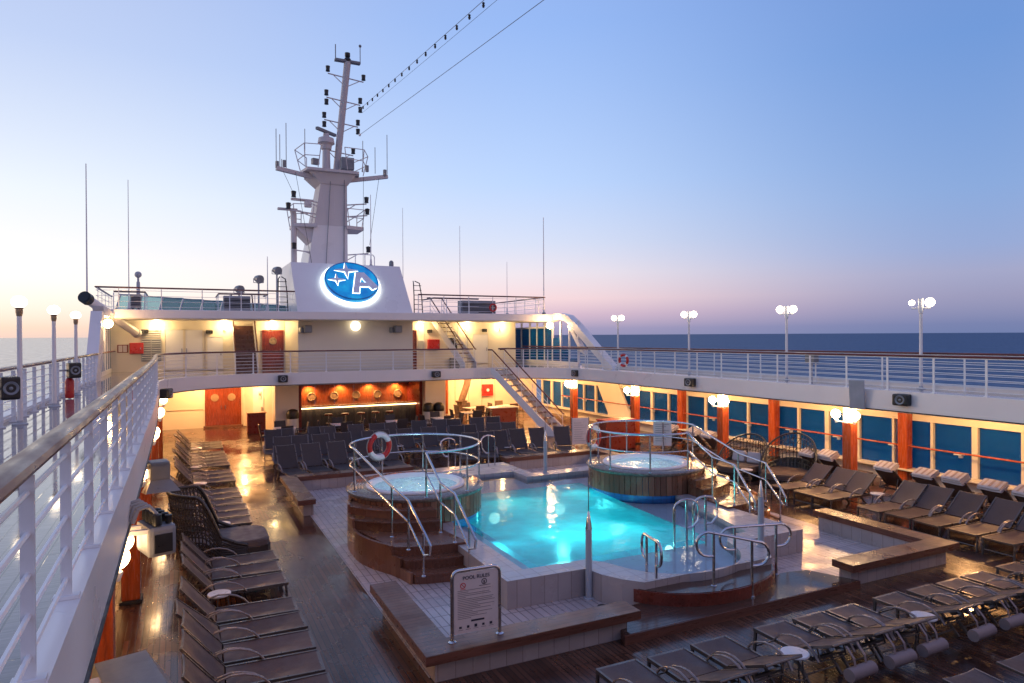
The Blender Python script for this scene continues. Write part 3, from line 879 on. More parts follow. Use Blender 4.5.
def wall_box(name, x, z, w, hgt, y, mat, label, cat, depth=.22, group=None, sub=None):
    t = thing(name, label, cat, (x, y, z), 0, group)
    m = MB(); m.box(-w / 2, w / 2, -depth, 0, -hgt / 2, hgt / 2, .02); part('cabinet', m, mat, t)
    m = MB(); m.box(-w / 2 + .05, w / 2 - .05, -depth - .012, -depth + .002, -hgt / 2 + .05, hgt / 2 - .05, .004); d = part('door', m, mat, t)
    m = MB(); m.cbox((w / 2 - .12, -depth - .025, 0), (.03, .03, .1)); part('handle', m, M['steel'], d)
    if sub:
        m = MB(); m.lathe([(.1, 0), (.1, .01), (.001, .01)], (-.02, -depth - .012, 0), 16, Matrix.Rotation(PI / 2, 4, 'X')); part('emblem_plate', m, sub, t)
    return t
wall_box('fire_hose_box', -2.05, 4.3, .62, .55, WY, M['red'], 'red fire hose box on the upper deckhouse wall at far left', 'fire box', group='red fire hose boxes')
wall_box('fire_hose_box', 13.65, 4.33, .72, .66, WY, M['red'], 'red fire hose box on the upper deckhouse wall right of the door', 'fire box', group='red fire hose boxes')
t = thing('framed_notice', 'pale notice frame with papers on the wall left of the upper red box', 'notice board', (-2.66, WY, 4.28))
m = MB(); m.box(-.24, .24, -.03, 0, -.2, .2, .01); part('frame', m, M['red_wood'], t)
m = MB()
for xx in (-.1, .1): m.box(xx - .085, xx + .085, -.036, -.031, -.16, .16)
part('papers', m, M['paper'], t)
t = thing('wall_cabinet', 'white cabinet on the wall left of the right upper red box', 'cabinet', (12.82, WY, 4.33))
m = MB(); m.box(-.25, .25, -.12, 0, -.3, .3, .015); part('cabinet', m, M['white_clean'], t)
m = MB(); m.box(-.2, .2, -.13, -.121, -.24, .24); part('door', m, M['grey'], t)
for x, z, w in ((-1.68, 5.15, .34), (1.3, 5.12, .34), (13.4, 5.15, .3), (17.0, 5.2, .3)):
    pl = [('leftmost', -1.68), ('second from left', 1.3), ('third from left', 13.4), ('rightmost', 17.0)]
    l = [a for a, b_ in pl if b_ == x][0]
    t = thing('wall_horn', f'small dark horn speaker high on the upper deckhouse wall, {l} of four', 'speaker', (x, WY, z), 0, 'dark horn speakers')
    m = MB(); m.box(-w / 2, w / 2, -.2, 0, -.1, .1, .04); part('body', m, M['dark'], t)
    m = MB(); m.lathe([(.08, 0), (.04, -.03), (.001, -.02)], (0, -.205, 0), 14, Matrix.Rotation(PI / 2, 4, 'X')); part('cone', m, M['midgrey'], t)

# wall lamps
for k, x in enumerate((-1.13, 2.02, 4.42, 12.75, 15.75, 18.1)):
    lab = f'lit warm wall lamp under the deckhouse roof, {ORD[k]} from the left'
    t = thing('wall_lamp', lab, 'lamp', (x, WY - .004, 5.42), 0, 'wall lamps under the deckhouse roof')
    m = MB(); m.cbox((0, -.06, -.14), (.1, .12, .1), 0, .02); m.lathe([(.05, -.2), (.03, -.12), (.06, -.08)], (0, -.13, 0), 10); part('bracket', m, M['white_clean'], t)
    g = MB(); g.ball((0, -.13, .05), .115, 14, 8); part('globe', g, M['wall_lamp'], t)
    light('bulb', 'POINT', (x, WY - .45, 5.42), 60, (1.0, 0.67, 0.30), .1, t)
t = thing('wall_lamp', 'large round lit lamp in the middle of the wall under the emblem', 'lamp', (8.55, 37.49, 5.42), 0, 'wall lamps under the deckhouse roof')
m = MB(); m.cbox((0, -.03, 0), (.2, .06, .2), 0, .02); part('bracket', m, M['white_clean'], t)
g = MB(); g.ball((0, -.18, 0), .27, 20, 12); part('globe', g, M['disc_lamp'], t)
for x, y, lab in ((-2.95, 35.2, 'round lit globe under the left end of the deckhouse roof beside the pipe'), (19.6, 35.4, 'round lit globe under the right end of the deckhouse roof beside the arch')):
    t = thing('wall_lamp', lab, 'lamp', (x, y, 5.45), 0, 'wall lamps under the deckhouse roof')
    m = MB(); m.cbox((0, .2, 0.02), (.16, .3, .08), 0, .02); m.cbox((0, .5, .1), (.08, .5, .08)); part('bracket', m, M['midgrey'], t)
    g = MB(); g.ball((0, 0, 0), .19, 16, 10); part('globe', g, M['globe'], t)

# tinted wind screens at both ends of the upper deck
for mir in (False, True):
    X = 20.3 if not mir else -3.2
    t = thing('wind_screen', 'tall blue tinted glass screen on the ' + ('right' if not mir else 'left') + ' side under the deckhouse roof', 'glass screen', (X, 36, UD), 0, 'blue wind screens')
    ys = [33.3 + 1.0 * k for k in range(7)] + [40.5, 42.0]
    for y in ys:
        m = MB(); m.box(X - .05, X + .05, y - .05, y + .05, UD, 5.69); part('post', m, M['white_clean'], t, world=True)
    m = MB(); m.box(X - .055, X + .055, 33.3, 42, UD + .0, UD + .2); m.box(X - .055, X + .055, 36.2, 42, 5.3, 5.4); part('rail', m, M['white_clean'], t, world=True)
    for a, b_ in zip(ys, ys[1:]):
        m = MB(); m.box(X - .01, X + .01, a + .05, b_ - .05, UD + .2, 5.3 if a > 36 else 5.3 - .6 * (36.3 - a)); part('pane', m, M['glass_teal'], t, world=True)
    m = MB(); m.tube([(X + (.2 if mir else -.2), 32, UD + 1.05), (X + (.2 if mir else -.2), 40, UD + 1.05)], .035); part('handrail', m, M['handrail'], t, world=True)
# right arch fin, left fin
Myz = lambda x: Matrix(((0, 0, 1, x), (1, 0, 0, 0), (0, 1, 0, 0), (0, 0, 0, 1)))
def fin(x, lab):
    t = thing('support_arch', lab, 'arch', (x, 34, UD), 0, 'white arches holding the deckhouse roof')
    outer = [(29.6, UD), (30.2, UD + .35), (33.4, 5.55), (34.3, 6.02), (35.2, 6.16), (36.05, 6.16)]
    innr = [(36.05, 5.8), (35.1, 5.8), (34.35, 5.6), (33.6, 5.15), (30.75, UD + .25), (30.5, UD)]
    m = MB(); m.prism(outer + innr, -.22, .22, Myz(x)); part('arch', m, M['white'], t, world=True)
    m = MB(); m.prism([(33.9, 5.25), (34.5, 5.45), (33.0, 3.9), (32.5, 3.75)], -.12, .12, Myz(x)); part('web_plate', m, M['white'], t, world=True)
fin(20.35, 'white curved arch sloping from the right end of the deckhouse roof to the deck')
t = thing('support_arch', 'white tapered upright holding the left end of the deckhouse roof', 'arch', (-3.1, 33, UD), 0, 'white arches holding the deckhouse roof')
m = MB(); m.prism([(29.8, UD), (31.6, UD), (33.2, 5.9), (32.2, 5.9)], -.2, .2, Myz(-3.1)); part('upright', m, M['white'], t, world=True)
m = MB(); m.prism([(33.2, 5.75), (36.1, 5.75), (36.1, 6.12), (32.6, 6.12)], -.2, .2, Myz(-3.1)); part('arm', m, M['white'], t, world=True)
# big pipe
t = thing('roof_pipe', 'thick white pipe with black end cap slanting down from the left roof corner', 'pipe', (-3.2, 35, 6.4))
a, b_ = Vector((-3.62, 34.2, 6.47)), Vector((-2.0, 38.6, 5.05))
m = MB(); m.tube([a, b_], .2, 16); part('tube', m, M['white'], t, world=True)
d = (a - b_).normalized()
m = MB(); m.tube([a - d * .05, a + d * .28], .26, 16); m.tube([a + d * .28, a + d * .3], .2, 16); part('end_cap', m, M['black'], t, world=True)
m = MB(); m.tube([b_ - d * .02, b_ + d * .2], .23, 16); part('flange', m, M['grey'], t, world=True)
# red tank by the left speaker
t = thing('red_canister', 'red canister standing by the left outer railing under a speaker', 'canister', (-2.75, 21.9, UD))
m = MB(); m.lathe([(.001, .02), (.1, .02), (.11, .08), (.11, .48), (.07, .56), (.03, .6), (.001, .6)], n=14); part('body', m, M['red'], t)
m = MB(); m.cbox((0, 0, .63), (.14, .05, .05)); part('valve', m, M['black'], t)

# ---- upper stairs from the upper deck to the roof
def stair(label, base, top, width, steps, wood=True, name='staircase', rails=(1, 1), closed_riser=False):
    base = Vector(base); top = Vector(top)
    run = Vector((top.x - base.x, top.y - base.y, 0)); rise = top.z - base.z; L = run.length
    rz = math.atan2(run.y, run.x)
    t = thing(name, label, 'staircase', base, rz)
    st = MB()
    for k in range(steps):
        z = rise * (k + 1) / steps; x = L * (k + .5) / steps
        st.box(x - L / steps * .5, x + L / steps * .62, -width / 2 + .03, width / 2 - .03, z - .045, z, .008)
        if closed_riser: st.box(x - L / steps * .5 , x - L / steps * .5 + .02, -width / 2 + .03, width / 2 - .03, z - rise / steps, z - .046)
    part('treads', st, M['stairwood'], t)
    for q in (-1, 1):
        m = MB()
        y = q * width / 2
        m.add([(0 - .15, y - .02, -.0), (.22, y - .02, 0), (L + .1, y - .02, rise - .2), (L + .1, y - .02, rise + .05), (L - .1, y - .02, rise + .05), (-.15, y - .02, .2),
               (0 - .15, y + .02, -.0), (.22, y + .02, 0), (L + .1, y + .02, rise - .2), (L + .1, y + .02, rise + .05), (L - .1, y + .02, rise + .05), (-.15, y + .02, .2)],
              [(0, 1, 2, 3, 4, 5), (11, 10, 9, 8, 7, 6)] + [(i, (i + 1) % 6, 6 + (i + 1) % 6, 6 + i) for i in range(6)])
        part('stringer', m, M['white'], t)
        m = MB(); m.tube([(-.1, y, .95), (0, y, 1.0), (L, y, rise + 1.0), (L + .25, y, rise + 1.0)], .035, 8); r_ = part('handrail', m, M['handrail'], t)
        m = MB()
        for k in range(5):
            x = L * k / 4 ; m.tube([(x, y, rise * k / 4), (x, y, rise * k / 4 + 1.0)], .018, 6)
        for zz in (.35, .68): m.tube([(0, y, zz), (L, y, rise + zz)], .011, 6)
        part('balusters', m, M['white_clean'], r_)
    return t
stair('narrow dark staircase rising from the upper deck to the roof left of the red door', (2.95, 37.0, UD), (2.95, 39.9, 6.13), 1.05, 13, closed_riser=True)
stair('dark staircase rising from the upper deck to the roof right of the red door', (14.85, 36.4, UD), (13.75, 38.9, 6.13), .95, 12)
DX, DY = .55, -.835
stair('white staircase with wooden handrails descending from the balcony to the pool deck', (14.55 + DX * 3.35, 31.7 + DY * 3.35, 0), (14.55, 31.7, UD), 1.15, 12, closed_riser=False)

# ---- roof top (deck above): railings, equipment
RZ = 6.13
railing('thin railing with dark handrail along the left part of the deckhouse roof', [(-3.5, 44), (-3.5, 36.15), (5.2, 36.15)], RZ, 1.02, 1.75, 4, (.04, .02), True, 0, group='roof railings')
railing('thin railing with dark handrail along the right part of the deckhouse roof', [(11.75, 36.15), (19.65, 36.15), (19.65, 44)], RZ, 1.02, 1.5, 4, (.04, .02), True, 0, group='roof railings')
railing('short inner railing around the stair opening on the left roof corner', [(-2.9, 37.4), (-1.6, 37.4), (-1.6, 40)], RZ, .9, 1.3, 3, (.04, .02), True, 0, group='roof railings')
railing('short inner railing beside the stair opening on the right roof', [(13.0, 39.2), (13.0, 37.2), (15.8, 37.2)], RZ, .9, 1.4, 3, (.04, .02), True, 0, group='roof railings')
railing('short inner railing around the stair head left of the emblem block', [(1.7, 40.5), (1.7, 37.4), (4.0, 37.4), (4.0, 39)], RZ, .9, 1.2, 3, (.04, .02), True, 0, group='roof railings')
t = thing('roof_glazing', 'long sloping band of pale teal glass panels on the left roof', 'glazing', (-.2, 40.5, RZ))
for k in range(9):
    x0 = -3.0 + .98 * k; hh = .95 - .055 * k
    m = MB(); m.add([(x0, 40, RZ + .05), (x0 + .9, 40, RZ + .05), (x0 + 1.1, 40.7, RZ + hh), (x0 + .2, 40.7, RZ + hh), (x0, 40.03, RZ + .05), (x0 + .9, 40.03, RZ + .05), (x0 + 1.1, 40.73, RZ + hh), (x0 + .2, 40.73, RZ + hh)],
                    [(0, 1, 2, 3), (7, 6, 5, 4), (0, 4, 5, 1), (1, 5, 6, 2), (2, 6, 7, 3), (3, 7, 4, 0)])
    part('pane', m, M['glass_sky'], t, world=True)
m = MB()
for k in range(10):
    x0 = -3.04 + .98 * k; hh = .97 - .055 * k
    m.flat([(x0, 39.98, RZ), (x0 + .2, 40.7, RZ + hh)], .06, .06)
m.flat([(-2.9, 40.72, RZ + .96), (6.0, 40.72, RZ + .43)], .08, .06)
part('glazing_bars', m, M['grey'], t, world=True)
def roof_unit(x, y, w, d, h_, label, name='roof_cabinet'):
    t = thing(name, label, 'roof equipment', (x, y, RZ), 0)
    m = MB(); m.box(-w / 2, w / 2, -d / 2, d / 2, .08, h_, .02); part('housing', m, M['midgrey'], t)
    m = MB()
    for k in range(int((h_ - .15) / .09)): m.box(-w / 2 + .04, w / 2 - .04, -d / 2 - .02, -d / 2 + .001, .14 + .09 * k, .18 + .09 * k)
    part('slats', m, M['dark'], t)
    for sx in (-1, 1):
        m = MB(); m.box(sx * (w / 2 - .1) - .04, sx * (w / 2 - .1) + .04, -d / 2 + .05, d / 2 - .05, 0, .08); part('foot', m, M['dark'], t)
roof_unit(2.6, 38.4, 1.3, .6, .85, 'dark slatted ventilation unit on the roof left of the emblem block')
roof_unit(16.1, 38.2, 2.2, .7, .85, 'dark slatted ventilation unit on the roof behind the right railing')
roof_unit(-1.95, 37.0, .45, .4, .75, 'small upright cabinet at the left corner of the roof')
t = thing('life_buoy', 'small orange ring hung on the right roof railing', 'life ring', (16.2, 36.05, RZ + .35))
m = MB(); m.tube([(.2 * math.cos(a_), -.04, .2 * math.sin(a_)) for a_ in [2 * PI * q / 18 for q in range(18)]], .05, 8, True); part('ring', m, M['red'], t)
m = MB(); m.cbox((0, .03, .2), (.06, .1, .05)); part('hook', m, M['steel'], t)
def searchlight(x, y, h_, label):
    t = thing('search_light', label, 'searchlight', (x, y, RZ), 0, 'searchlights beside the emblem block')
    m = MB(); m.lathe([(.14, 0), (.05, .06), (.045, h_ - .2), (.1, h_ - .18)], n=10); part('pedestal', m, M['grey'], t)
    m = MB(); m.lathe([(.001, -.25), (.16, -.2), (.21, 0), (.22, .18), (.19, .18), (.001, .14)], (0, 0, h_ + .05), 16, Matrix.Rotation(R(100), 4, 'X') @ Matrix.Rotation(R(25), 4, 'Y')); part('lamp_head', m, M['midgrey'], t)
    m = MB(); m.tube([(-.25, 0, h_ - .15), (-.25, 0, h_ + .08)], .02, 6); m.tube([(.25, 0, h_ - .15), (.25, 0, h_ + .08)], .02, 6); m.tube([(-.25, 0, h_ - .15), (.25, 0, h_ - .15)], .02, 6); part('yoke', m, M['grey'], t)
searchlight(3.7, 38.6, 1.75, 'round searchlight head on a pedestal just left of the emblem block')
searchlight(2.7, 38.2, 1.15, 'lower searchlight head farther left of the emblem block')
searchlight(4.7, 39.2, 2.3, 'tall searchlight head touching the left side of the emblem block')
def hoop(x, label, y=37.2):
    t = thing('ladder_hoop', label, 'ladder', (x, y, RZ), 0)
    m = MB()
    for sx in (-.25, .25):
        m.tube([(sx, 0, 0), (sx * .9, .1, 1.0), (sx * .7, .35, 1.75), (sx * .2, .8, 1.9)], .03, 6)
    part('side_tubes', m, M['dark'], t)
    m = MB()
    for k in range(6): m.tube([(-.24, .02 + .04 * k, .25 + .27 * k), (.24, .02 + .04 * k, .25 + .27 * k)], .02, 6)
    part('rungs', m, M['dark'], t)
hoop(4.75, 'dark tubular ladder hoop on the roof just left of the emblem block')
hoop(12.1, 'dark tubular ladder hoop on the roof just right of the emblem block')

# ================================================================== EMBLEM BLOCK + SIGN
eb = thing('emblem_block', 'white sloping block on the roof carrying the lit emblem', 'roof block', (8.45, 38, RZ))
m = MB(); m.prism([(36.12, RZ), (38.55, 8.9), (43, 8.9), (43, RZ)], 5.33, 11.42, Myz(0)); part('body', m, M['white'], eb, world=True)
m = MB()
m.tube([(8.95, 39.0, 8.9), (8.95, 39.0, 9.45), (9.05, 39.0, 9.55), (9.95, 39.0, 9.55), (10.05, 39.0, 9.45), (10.05, 39.0, 8.9)], .03, 6); m.tube([(9.5, 39.0, 8.9), (9.5, 39.0, 9.55)], .03, 6)
part('guard_hoop', m, M['white'], eb, world=True)
m = MB(); m.lathe([(.12, 8.9), (.14, 9.0), (.13, 9.2), (.05, 9.28), (.001, 9.28)], (11.05, 39.0, 0), 12); part('dome_vent', m, M['midgrey'], eb, world=True)
slope = math.atan2(8.9 - RZ, 38.55 - 36.12)
EC = Vector((8.33, 37.42, 7.62))
SE = .94
Me = Matrix.Translation(EC) @ Matrix.Rotation(slope, 4, 'X')     # local: x right, y up the slope, z out of the face
es = thing('emblem_sign', 'round lit blue emblem with a white letter A and two stars', 'sign', EC)
def ep(mb, name, mat, parent=None):
    mb.v = [tuple(Matrix.Rotation(slope, 4, 'X') @ Vector((p[0] * SE, p[1] * SE, p[2]))) for p in mb.v]
    return part(name, mb, mat, parent or es)
m = MB(); m.lathe([(1.50, .06), (1.70, .06), (1.72, .1), (1.70, .15), (1.50, .15)], (0, 0, 0), 64); ep(m, 'halo_ring', M['ice'])
m = MB(); m.lathe([(.001, .0), (1.6, .0), (1.6, .055), (.001, .055)], (0, 0, 0), 48); ep(m, 'back_plate', M['white'])
m = MB(); m.lathe([(1.50, .16), (1.56, .2), (1.56, .36), (1.50, .38), (.001, .38)], (0, 0, 0), 64); dsk = ep(m, 'blue_disc', M['emblem_blue'])
m = MB(); m.tube([(1.50 * math.cos(2 * PI * q / 64), 1.50 * math.sin(2 * PI * q / 64), .39) for q in range(64)], .035, 6, True); ep(m, 'rim', M['blue_band'], dsk)
def star(cx, cy, r, k=.2):
    pts = []
    for q in range(8):
        a = q * PI / 4 + PI / 2; rr = r if q % 2 == 0 else r * k
        pts.append((cx + rr * math.cos(a) * (1.0 if q % 4 else 1.0), cy + rr * math.sin(a)))
    return pts
def grow(poly, f):
    cx = sum(p[0] for p in poly) / len(poly); cy = sum(p[1] for p in poly) / len(poly)
    o = offset_path(poly, f, True)
    return o
def off(poly, d):
    o = offset_path(poly, d, True); a0 = abs(sum(p[0] * q[1] - q[0] * p[1] for p, q in zip(poly, poly[1:] + poly[:1]))); a1 = abs(sum(p[0] * q[1] - q[0] * p[1] for p, q in zip(o, o[1:] + o[:1])))
    return o if (a1 > a0) == (d > 0) else offset_path(poly, -d, True)
A_out = [(-.10, -1.02), (.30, .62), (.78, .62), (1.42, -.52), (1.06, -.74), (.92, -.50), (.36, -.50), (.26, -1.02)]
A_in = [(.42, -.22), (.80, -.22), (.57, .24)]
for pts, nm in ((star(-.22, .80, .66, .23), 'star'), (star(-.86, .02, .46, .23), 'star')):
    m = MB(); m.prism(grow(pts, -.045) if False else [(p[0], p[1]) for p in pts], .40, .47); st_ = ep(m, nm, M['emblem_white'])
    m = MB(); c0 = pts
    cx = sum(p[0] for p in pts) / 8; cy = sum(p[1] for p in pts) / 8
    m.prism(off(pts, .05), .385, .398); ep(m, 'glow_edge', M['ice'], st_)
m = MB(); m.fill([A_out, A_in], .48); m.skirt(A_out, .40, .48); m.skirt(A_in, .40, .48); la = ep(m, 'letter', M['emblem_white'])
m = MB(); m.fill([off(A_out, .06), off(A_in, -.05)], .395); ep(m, 'glow_edge', M['ice'], la)
for dx, dz in ((-.9, 0.2), (.9, .2), (0, -1.2)):
    pass

# ================================================================== MAST
ms = thing('mast', 'tall tapered grey white mast tower with yards and aerials behind the emblem', 'mast', (7.9, 42, 8.9))
def frustum(b0, b1, z0, t0, t1, z1):
    m = MB()
    (ax, ay), (bx, by) = b0, b1; (cx, cy), (dx, dy) = t0, t1
    vs = [(ax, ay, z0), (bx, ay, z0), (bx, by, z0), (ax, by, z0), (cx, cy, z1), (dx, cy, z1), (dx, dy, z1), (cx, dy, z1)]
    return m.add(vs, [(3, 2, 1, 0), (4, 5, 6, 7), (0, 1, 5, 4), (1, 2, 6, 5), (2, 3, 7, 6), (3, 0, 4, 7)])
part('lower_tower', frustum((6.65, 41.2), (9.0, 44.6), 8.9, (7.06, 41.2), (8.99, 43.75), 11.45), M['white'], ms, world=True)
part('upper_tower', frustum((7.06, 41.2), (8.99, 43.75), 11.455, (7.48, 41.2), (8.98, 43.0), 14.2), M['mast'], ms, world=True)
m = MB(); m.prism([(6.6, 40.7), (9.6, 40.7), (9.8, 41.6), (9.6, 43.4), (6.9, 43.4), (6.4, 42)], 14.55, 14.70); part('top_platform', m, M['mast'], ms, world=True)
part('platform_bracket', frustum((7.45, 41.15), (9.02, 43.05), 13.9, (6.8, 40.9), (9.5, 43.3), 14.54), M['mast'], ms, world=True)
m = MB(); m.prism([(5.9, 41.4), (7.2, 41.0), (7.2, 43.4), (5.9, 43)], 11.3, 11.5); part('side_platform', m, M['mast'], ms, world=True)
m = MB(); m.prism([(8.9, 41.0), (10.0, 41.3), (10.0, 43), (8.9, 43.4)], 11.3, 11.5); part('side_platform', m, M['mast'], ms, world=True)
part('lower_bracket', frustum((6.9, 41.3), (7.0, 43.0), 10.4, (6.0, 41.4), (7.2, 43), 11.3), M['mast'], ms, world=True)
for p0, p1, r0 in (((7.0, 41.5, 14.3), (4.95, 41.2, 14.55), .13), ((9.2, 41.5, 14.3), (11.5, 41.3, 14.72), .13)):
    m = MB()
    a, b_ = Vector(p0), Vector(p1); mid = (a + b_) / 2
    m.sweep([a, mid, b_], [(-r0, -r0 * .9), (r0, -r0 * .9), (r0, r0 * .8), (-r0, r0 * .8)], up=(0, 0, 1), smooth=False); part('yard_arm', m, M['mast'], ms, world=True)
def rail_loop(pts, z0, h_, splay=.35):
    m = MB(); c = Vector((sum(p[0] for p in pts) / len(pts), sum(p[1] for p in pts) / len(pts)))
    top = []
    for x, y in pts:
        d = (Vector((x, y)) - c).normalized(); top.append((x + d.x * splay, y + d.y * splay, z0 + h_)); m.tube([(x, y, z0), top[-1]], .028, 6)
    for f in (0.5, 1.0):
        m.tube([tuple(Vector((p[0], p[1], z0)).lerp(Vector(q), f)) for p, q in zip(pts, top)], .025, 6)
    return m
part('platform_rail', rail_loop([(7.0, 43.4), (6.4, 42), (6.5, 40.8), (7.2, 40.65)], 14.72, 1.25), M['mast'], ms, world=True)
part('platform_rail', rail_loop([(8.9, 40.65), (9.8, 40.8), (10.1, 41.8), (9.9, 43.4)], 14.72, 1.25), M['mast'], ms, world=True)
part('platform_rail', rail_loop([(6.9, 41.2), (6.0, 41.5), (5.9, 42.9), (6.6, 43.2)], 11.5, 1.1, .25), M['mast'], ms, world=True)
part('platform_rail', rail_loop([(9.1, 41.1), (9.9, 41.3), (9.95, 42.9)], 11.5, 1.0, .25), M['mast'], ms, world=True)
PB, PT = Vector((8.5, 42.0, 14.7)), Vector((8.93, 40.6, 21.1))
m = MB(); m.tube([PB, PT], .2, 14); part('pole', m, M['mast'], ms, world=True)
m = MB(); m.cbox((PT.x, PT.y, PT.z), (1.5, .3, .14), 0, .02); m.tube([PT + Vector((-.7, 0, 0)), PT + Vector((-.7, 0, .9))], .03, 6); m.tube([PT + Vector((.75, 0, 0)), PT + Vector((.75, 0, 1.0))], .025, 6); m.ball(tuple(PT + Vector((.75, 0, 1.05))), .09, 8, 6); part('top_yard', m, M['midgrey'], ms, world=True)
m = MB(); m.lathe([(.2, 0), (.22, .1), (.12, .25), (.16, .3), (.16, .5), (.001, .55)], tuple(PT), 10); part('top_lantern', m, M['black'], ms, world=True)
for f, wl, dd in ((.86, 1.05, 1), (.655, 1.0, 2), (.46, 1.0, 2), (.2, .9, 1)):
    c = PB.lerp(PT, f)
    for q in (-1, 1):
        if f == .1 and q < 0: continue
        e_ = c + Vector((q * wl, .0, -.1 * q))
        m = MB(); m.tube([c, e_], .035, 6); m.tube([c + Vector((0, 0, -.55)), c + Vector((q * wl * .75, 0, -.1 * q))], .025, 6)
        a = part('lamp_arm', m, M['mast'], ms, world=True)
        m = MB()
        for k in range(dd):
            zz = .12 if k == 0 else -.42
            m.lathe([(.001, zz - .02), (.13, zz), (.11, zz + .1), (.13, zz + .3), (.001, zz + .34)], tuple(e_), 10)
        part('navigation_lamp', m, M['black'], a, world=True)
for z, xs in ((13.0, (5.9, 10.15)), (12.3, (5.6, 10.2)), (10.0, (5.9, 10.25))):
    for q, x in zip((-1, 1), xs):
        m = MB(); sx = 7.6 if q < 0 else 8.9
        m.tube([(sx, 41.3, z - .25), (x, 41.2, z - .1)], .04, 6); m.tube([(sx, 41.3, z - .6), (x + q * -.6, 41.2, z - .15)], .03, 6)
        a = part('lamp_arm', m, M['mast'], ms, world=True)
        m = MB(); m.lathe([(.001, 0), (.14, .02), (.12, .1), (.15, .35), (.001, .4)], (x, 41.2, z - .05), 10); part('navigation_lamp', m, M['black'], a, world=True)
m = MB(); m.lathe([(.25, 14.7), (.22, 16.0), (.3, 16.05), (.34, 16.3), (.5, 16.4), (.45, 16.7), (.2, 16.8), (.16, 17.0)], (7.85, 41.6, 0), 14); part('radar_pedestal', m, M['mast'], ms, world=True)
m = MB(); m.cbox((7.85, 41.6, 17.1), (1.7, .2, .18), R(40), .04); part('radar_scanner', m, M['midgrey'], ms, world=True)
for c_, z_, r_ in (((9.0, 41.2, 15.2), (.75, .5, .7), 0), ((7.1, 41.0, 15.1), (.4, .3, .35), .3)):
    m = MB(); m.cbox(c_, z_, r_, .03); part('equipment_box', m, M['midgrey'], ms, world=True)
m = MB(); m.tube([(5.95, 41.6, 9.0), (5.95, 41.6, 12.0), (5.9, 41.6, 12.25)], .17, 10); m.cbox((5.6, 41.6, 12.3), (1.1, .3, .12), 0, .02); m.cbox((6.4, 41.3, 12.85), (1.3, .16, .14), .1, .02); m.cbox((6.7, 41.2, 12.6), (.4, .3, .35), 0, .05); part('vent_pipe', m, M['mast'], ms, world=True)
m = MB(); m.tube([(8.75, 41.1, 9.0), (8.8, 41.05, 14.2)], .03, 6); m.tube([(7.7, 41.1, 9.0), (8.0, 41.1, 14.2)], .02, 6); part('conduit', m, M['midgrey'], ms, world=True)
m = MB()
for x, z, hh in ((4.95, 14.6, 2.2), (5.15, 14.6, 1.9), (5.5, 14.6, 2.6), (5.25, 14.6, .5), (9.95, 14.8, 1.9), (10.7, 14.8, 1.6), (11.45, 14.85, 2.4), (6.55, 15.2, 1.8)):
    m.tube([(x, 41.2, z), (x, 41.2, z + hh)], .022, 5)
    part('whip_aerial', m, M['midgrey'], ms, world=True); m = MB()
for x, z in ((5.0, 14.6), (11.3, 14.75), (10.2, 14.9), (5.4, 14.7)): 
    m = MB(); m.cbox((x, 41.2, z + .15), (.16, .16, .4), .4, .02); part('aerial_base', m, M['midgrey'], ms, world=True)
for x, z0, x1, z1 in ((5.3, 14.4, 6.0, 12.9), (6.0, 14.4, 6.9, 9.0), (10.9, 14.5, 10.3, 10.4), (9.95, 14.5, 9.9, 9.0)): 
    m = MB(); m.tube([(x, 41.1, z0), (x1, 41.1, z1)], .012, 4); part('halyard', m, M['rope'], ms, world=True)

def whip(x, y, z0, z1, label, thick=.05):
    t = thing('whip_aerial', label, 'aerial', (x, y, z0), 0, 'whip aerials on the deckhouse roof')
    hh = z1 - z0
    m = MB(); m.lathe([(thick * 1.6, 0), (thick * 1.5, .35), (thick * .8, .5), (thick * .6, hh * .35), (thick * .4, hh), (.001, hh + .01)], n=7); part('rod', m, M['white'], t)
    m = MB(); m.lathe([(.12, 0), (.12, .08), (thick * 2, .12)], n=8); part('base', m, M['midgrey'], t)
whip(-3.8, 35.75, 6.35, 12.6, 'tallest thin aerial at the far left corner of the roof')
whip(-2.3, 38, RZ, 12.5, 'thin aerial above the left glazing, second from the left', .035)
whip(11.75, 39, RZ, 12.4, 'thin aerial on the right edge of the emblem block', .03)
whip(9.95, 39.4, 8.9, 13.1, 'thin aerial beside the mast foot on the emblem block', .045)
whip(14.95, 38, RZ, 11.4, 'thin aerial on the right roof, left of two tall ones', .03)
whip(19.75, 36.4, RZ, 12.0, 'tall thin aerial at the far right corner of the roof', .05)
whip(18.05, 38, RZ, 9.4, 'short thin aerial near the right corner of the roof', .03)
whip(4.3, 40, RZ, 9.3, 'short thin aerial left of the emblem block', .05)
t = thing('weather_post', 'stubby grey post with round head on the left roof', 'post', (-1.9, 38, RZ))
m = MB(); m.lathe([(.09, 0), (.08, 1.4), (.05, 1.45), (.05, 1.65)], n=10); part('post', m, M['grey'], t)
m = MB(); m.ball((0, 0, 1.78), .16, 12, 8); part('head', m, M['grey'], t)

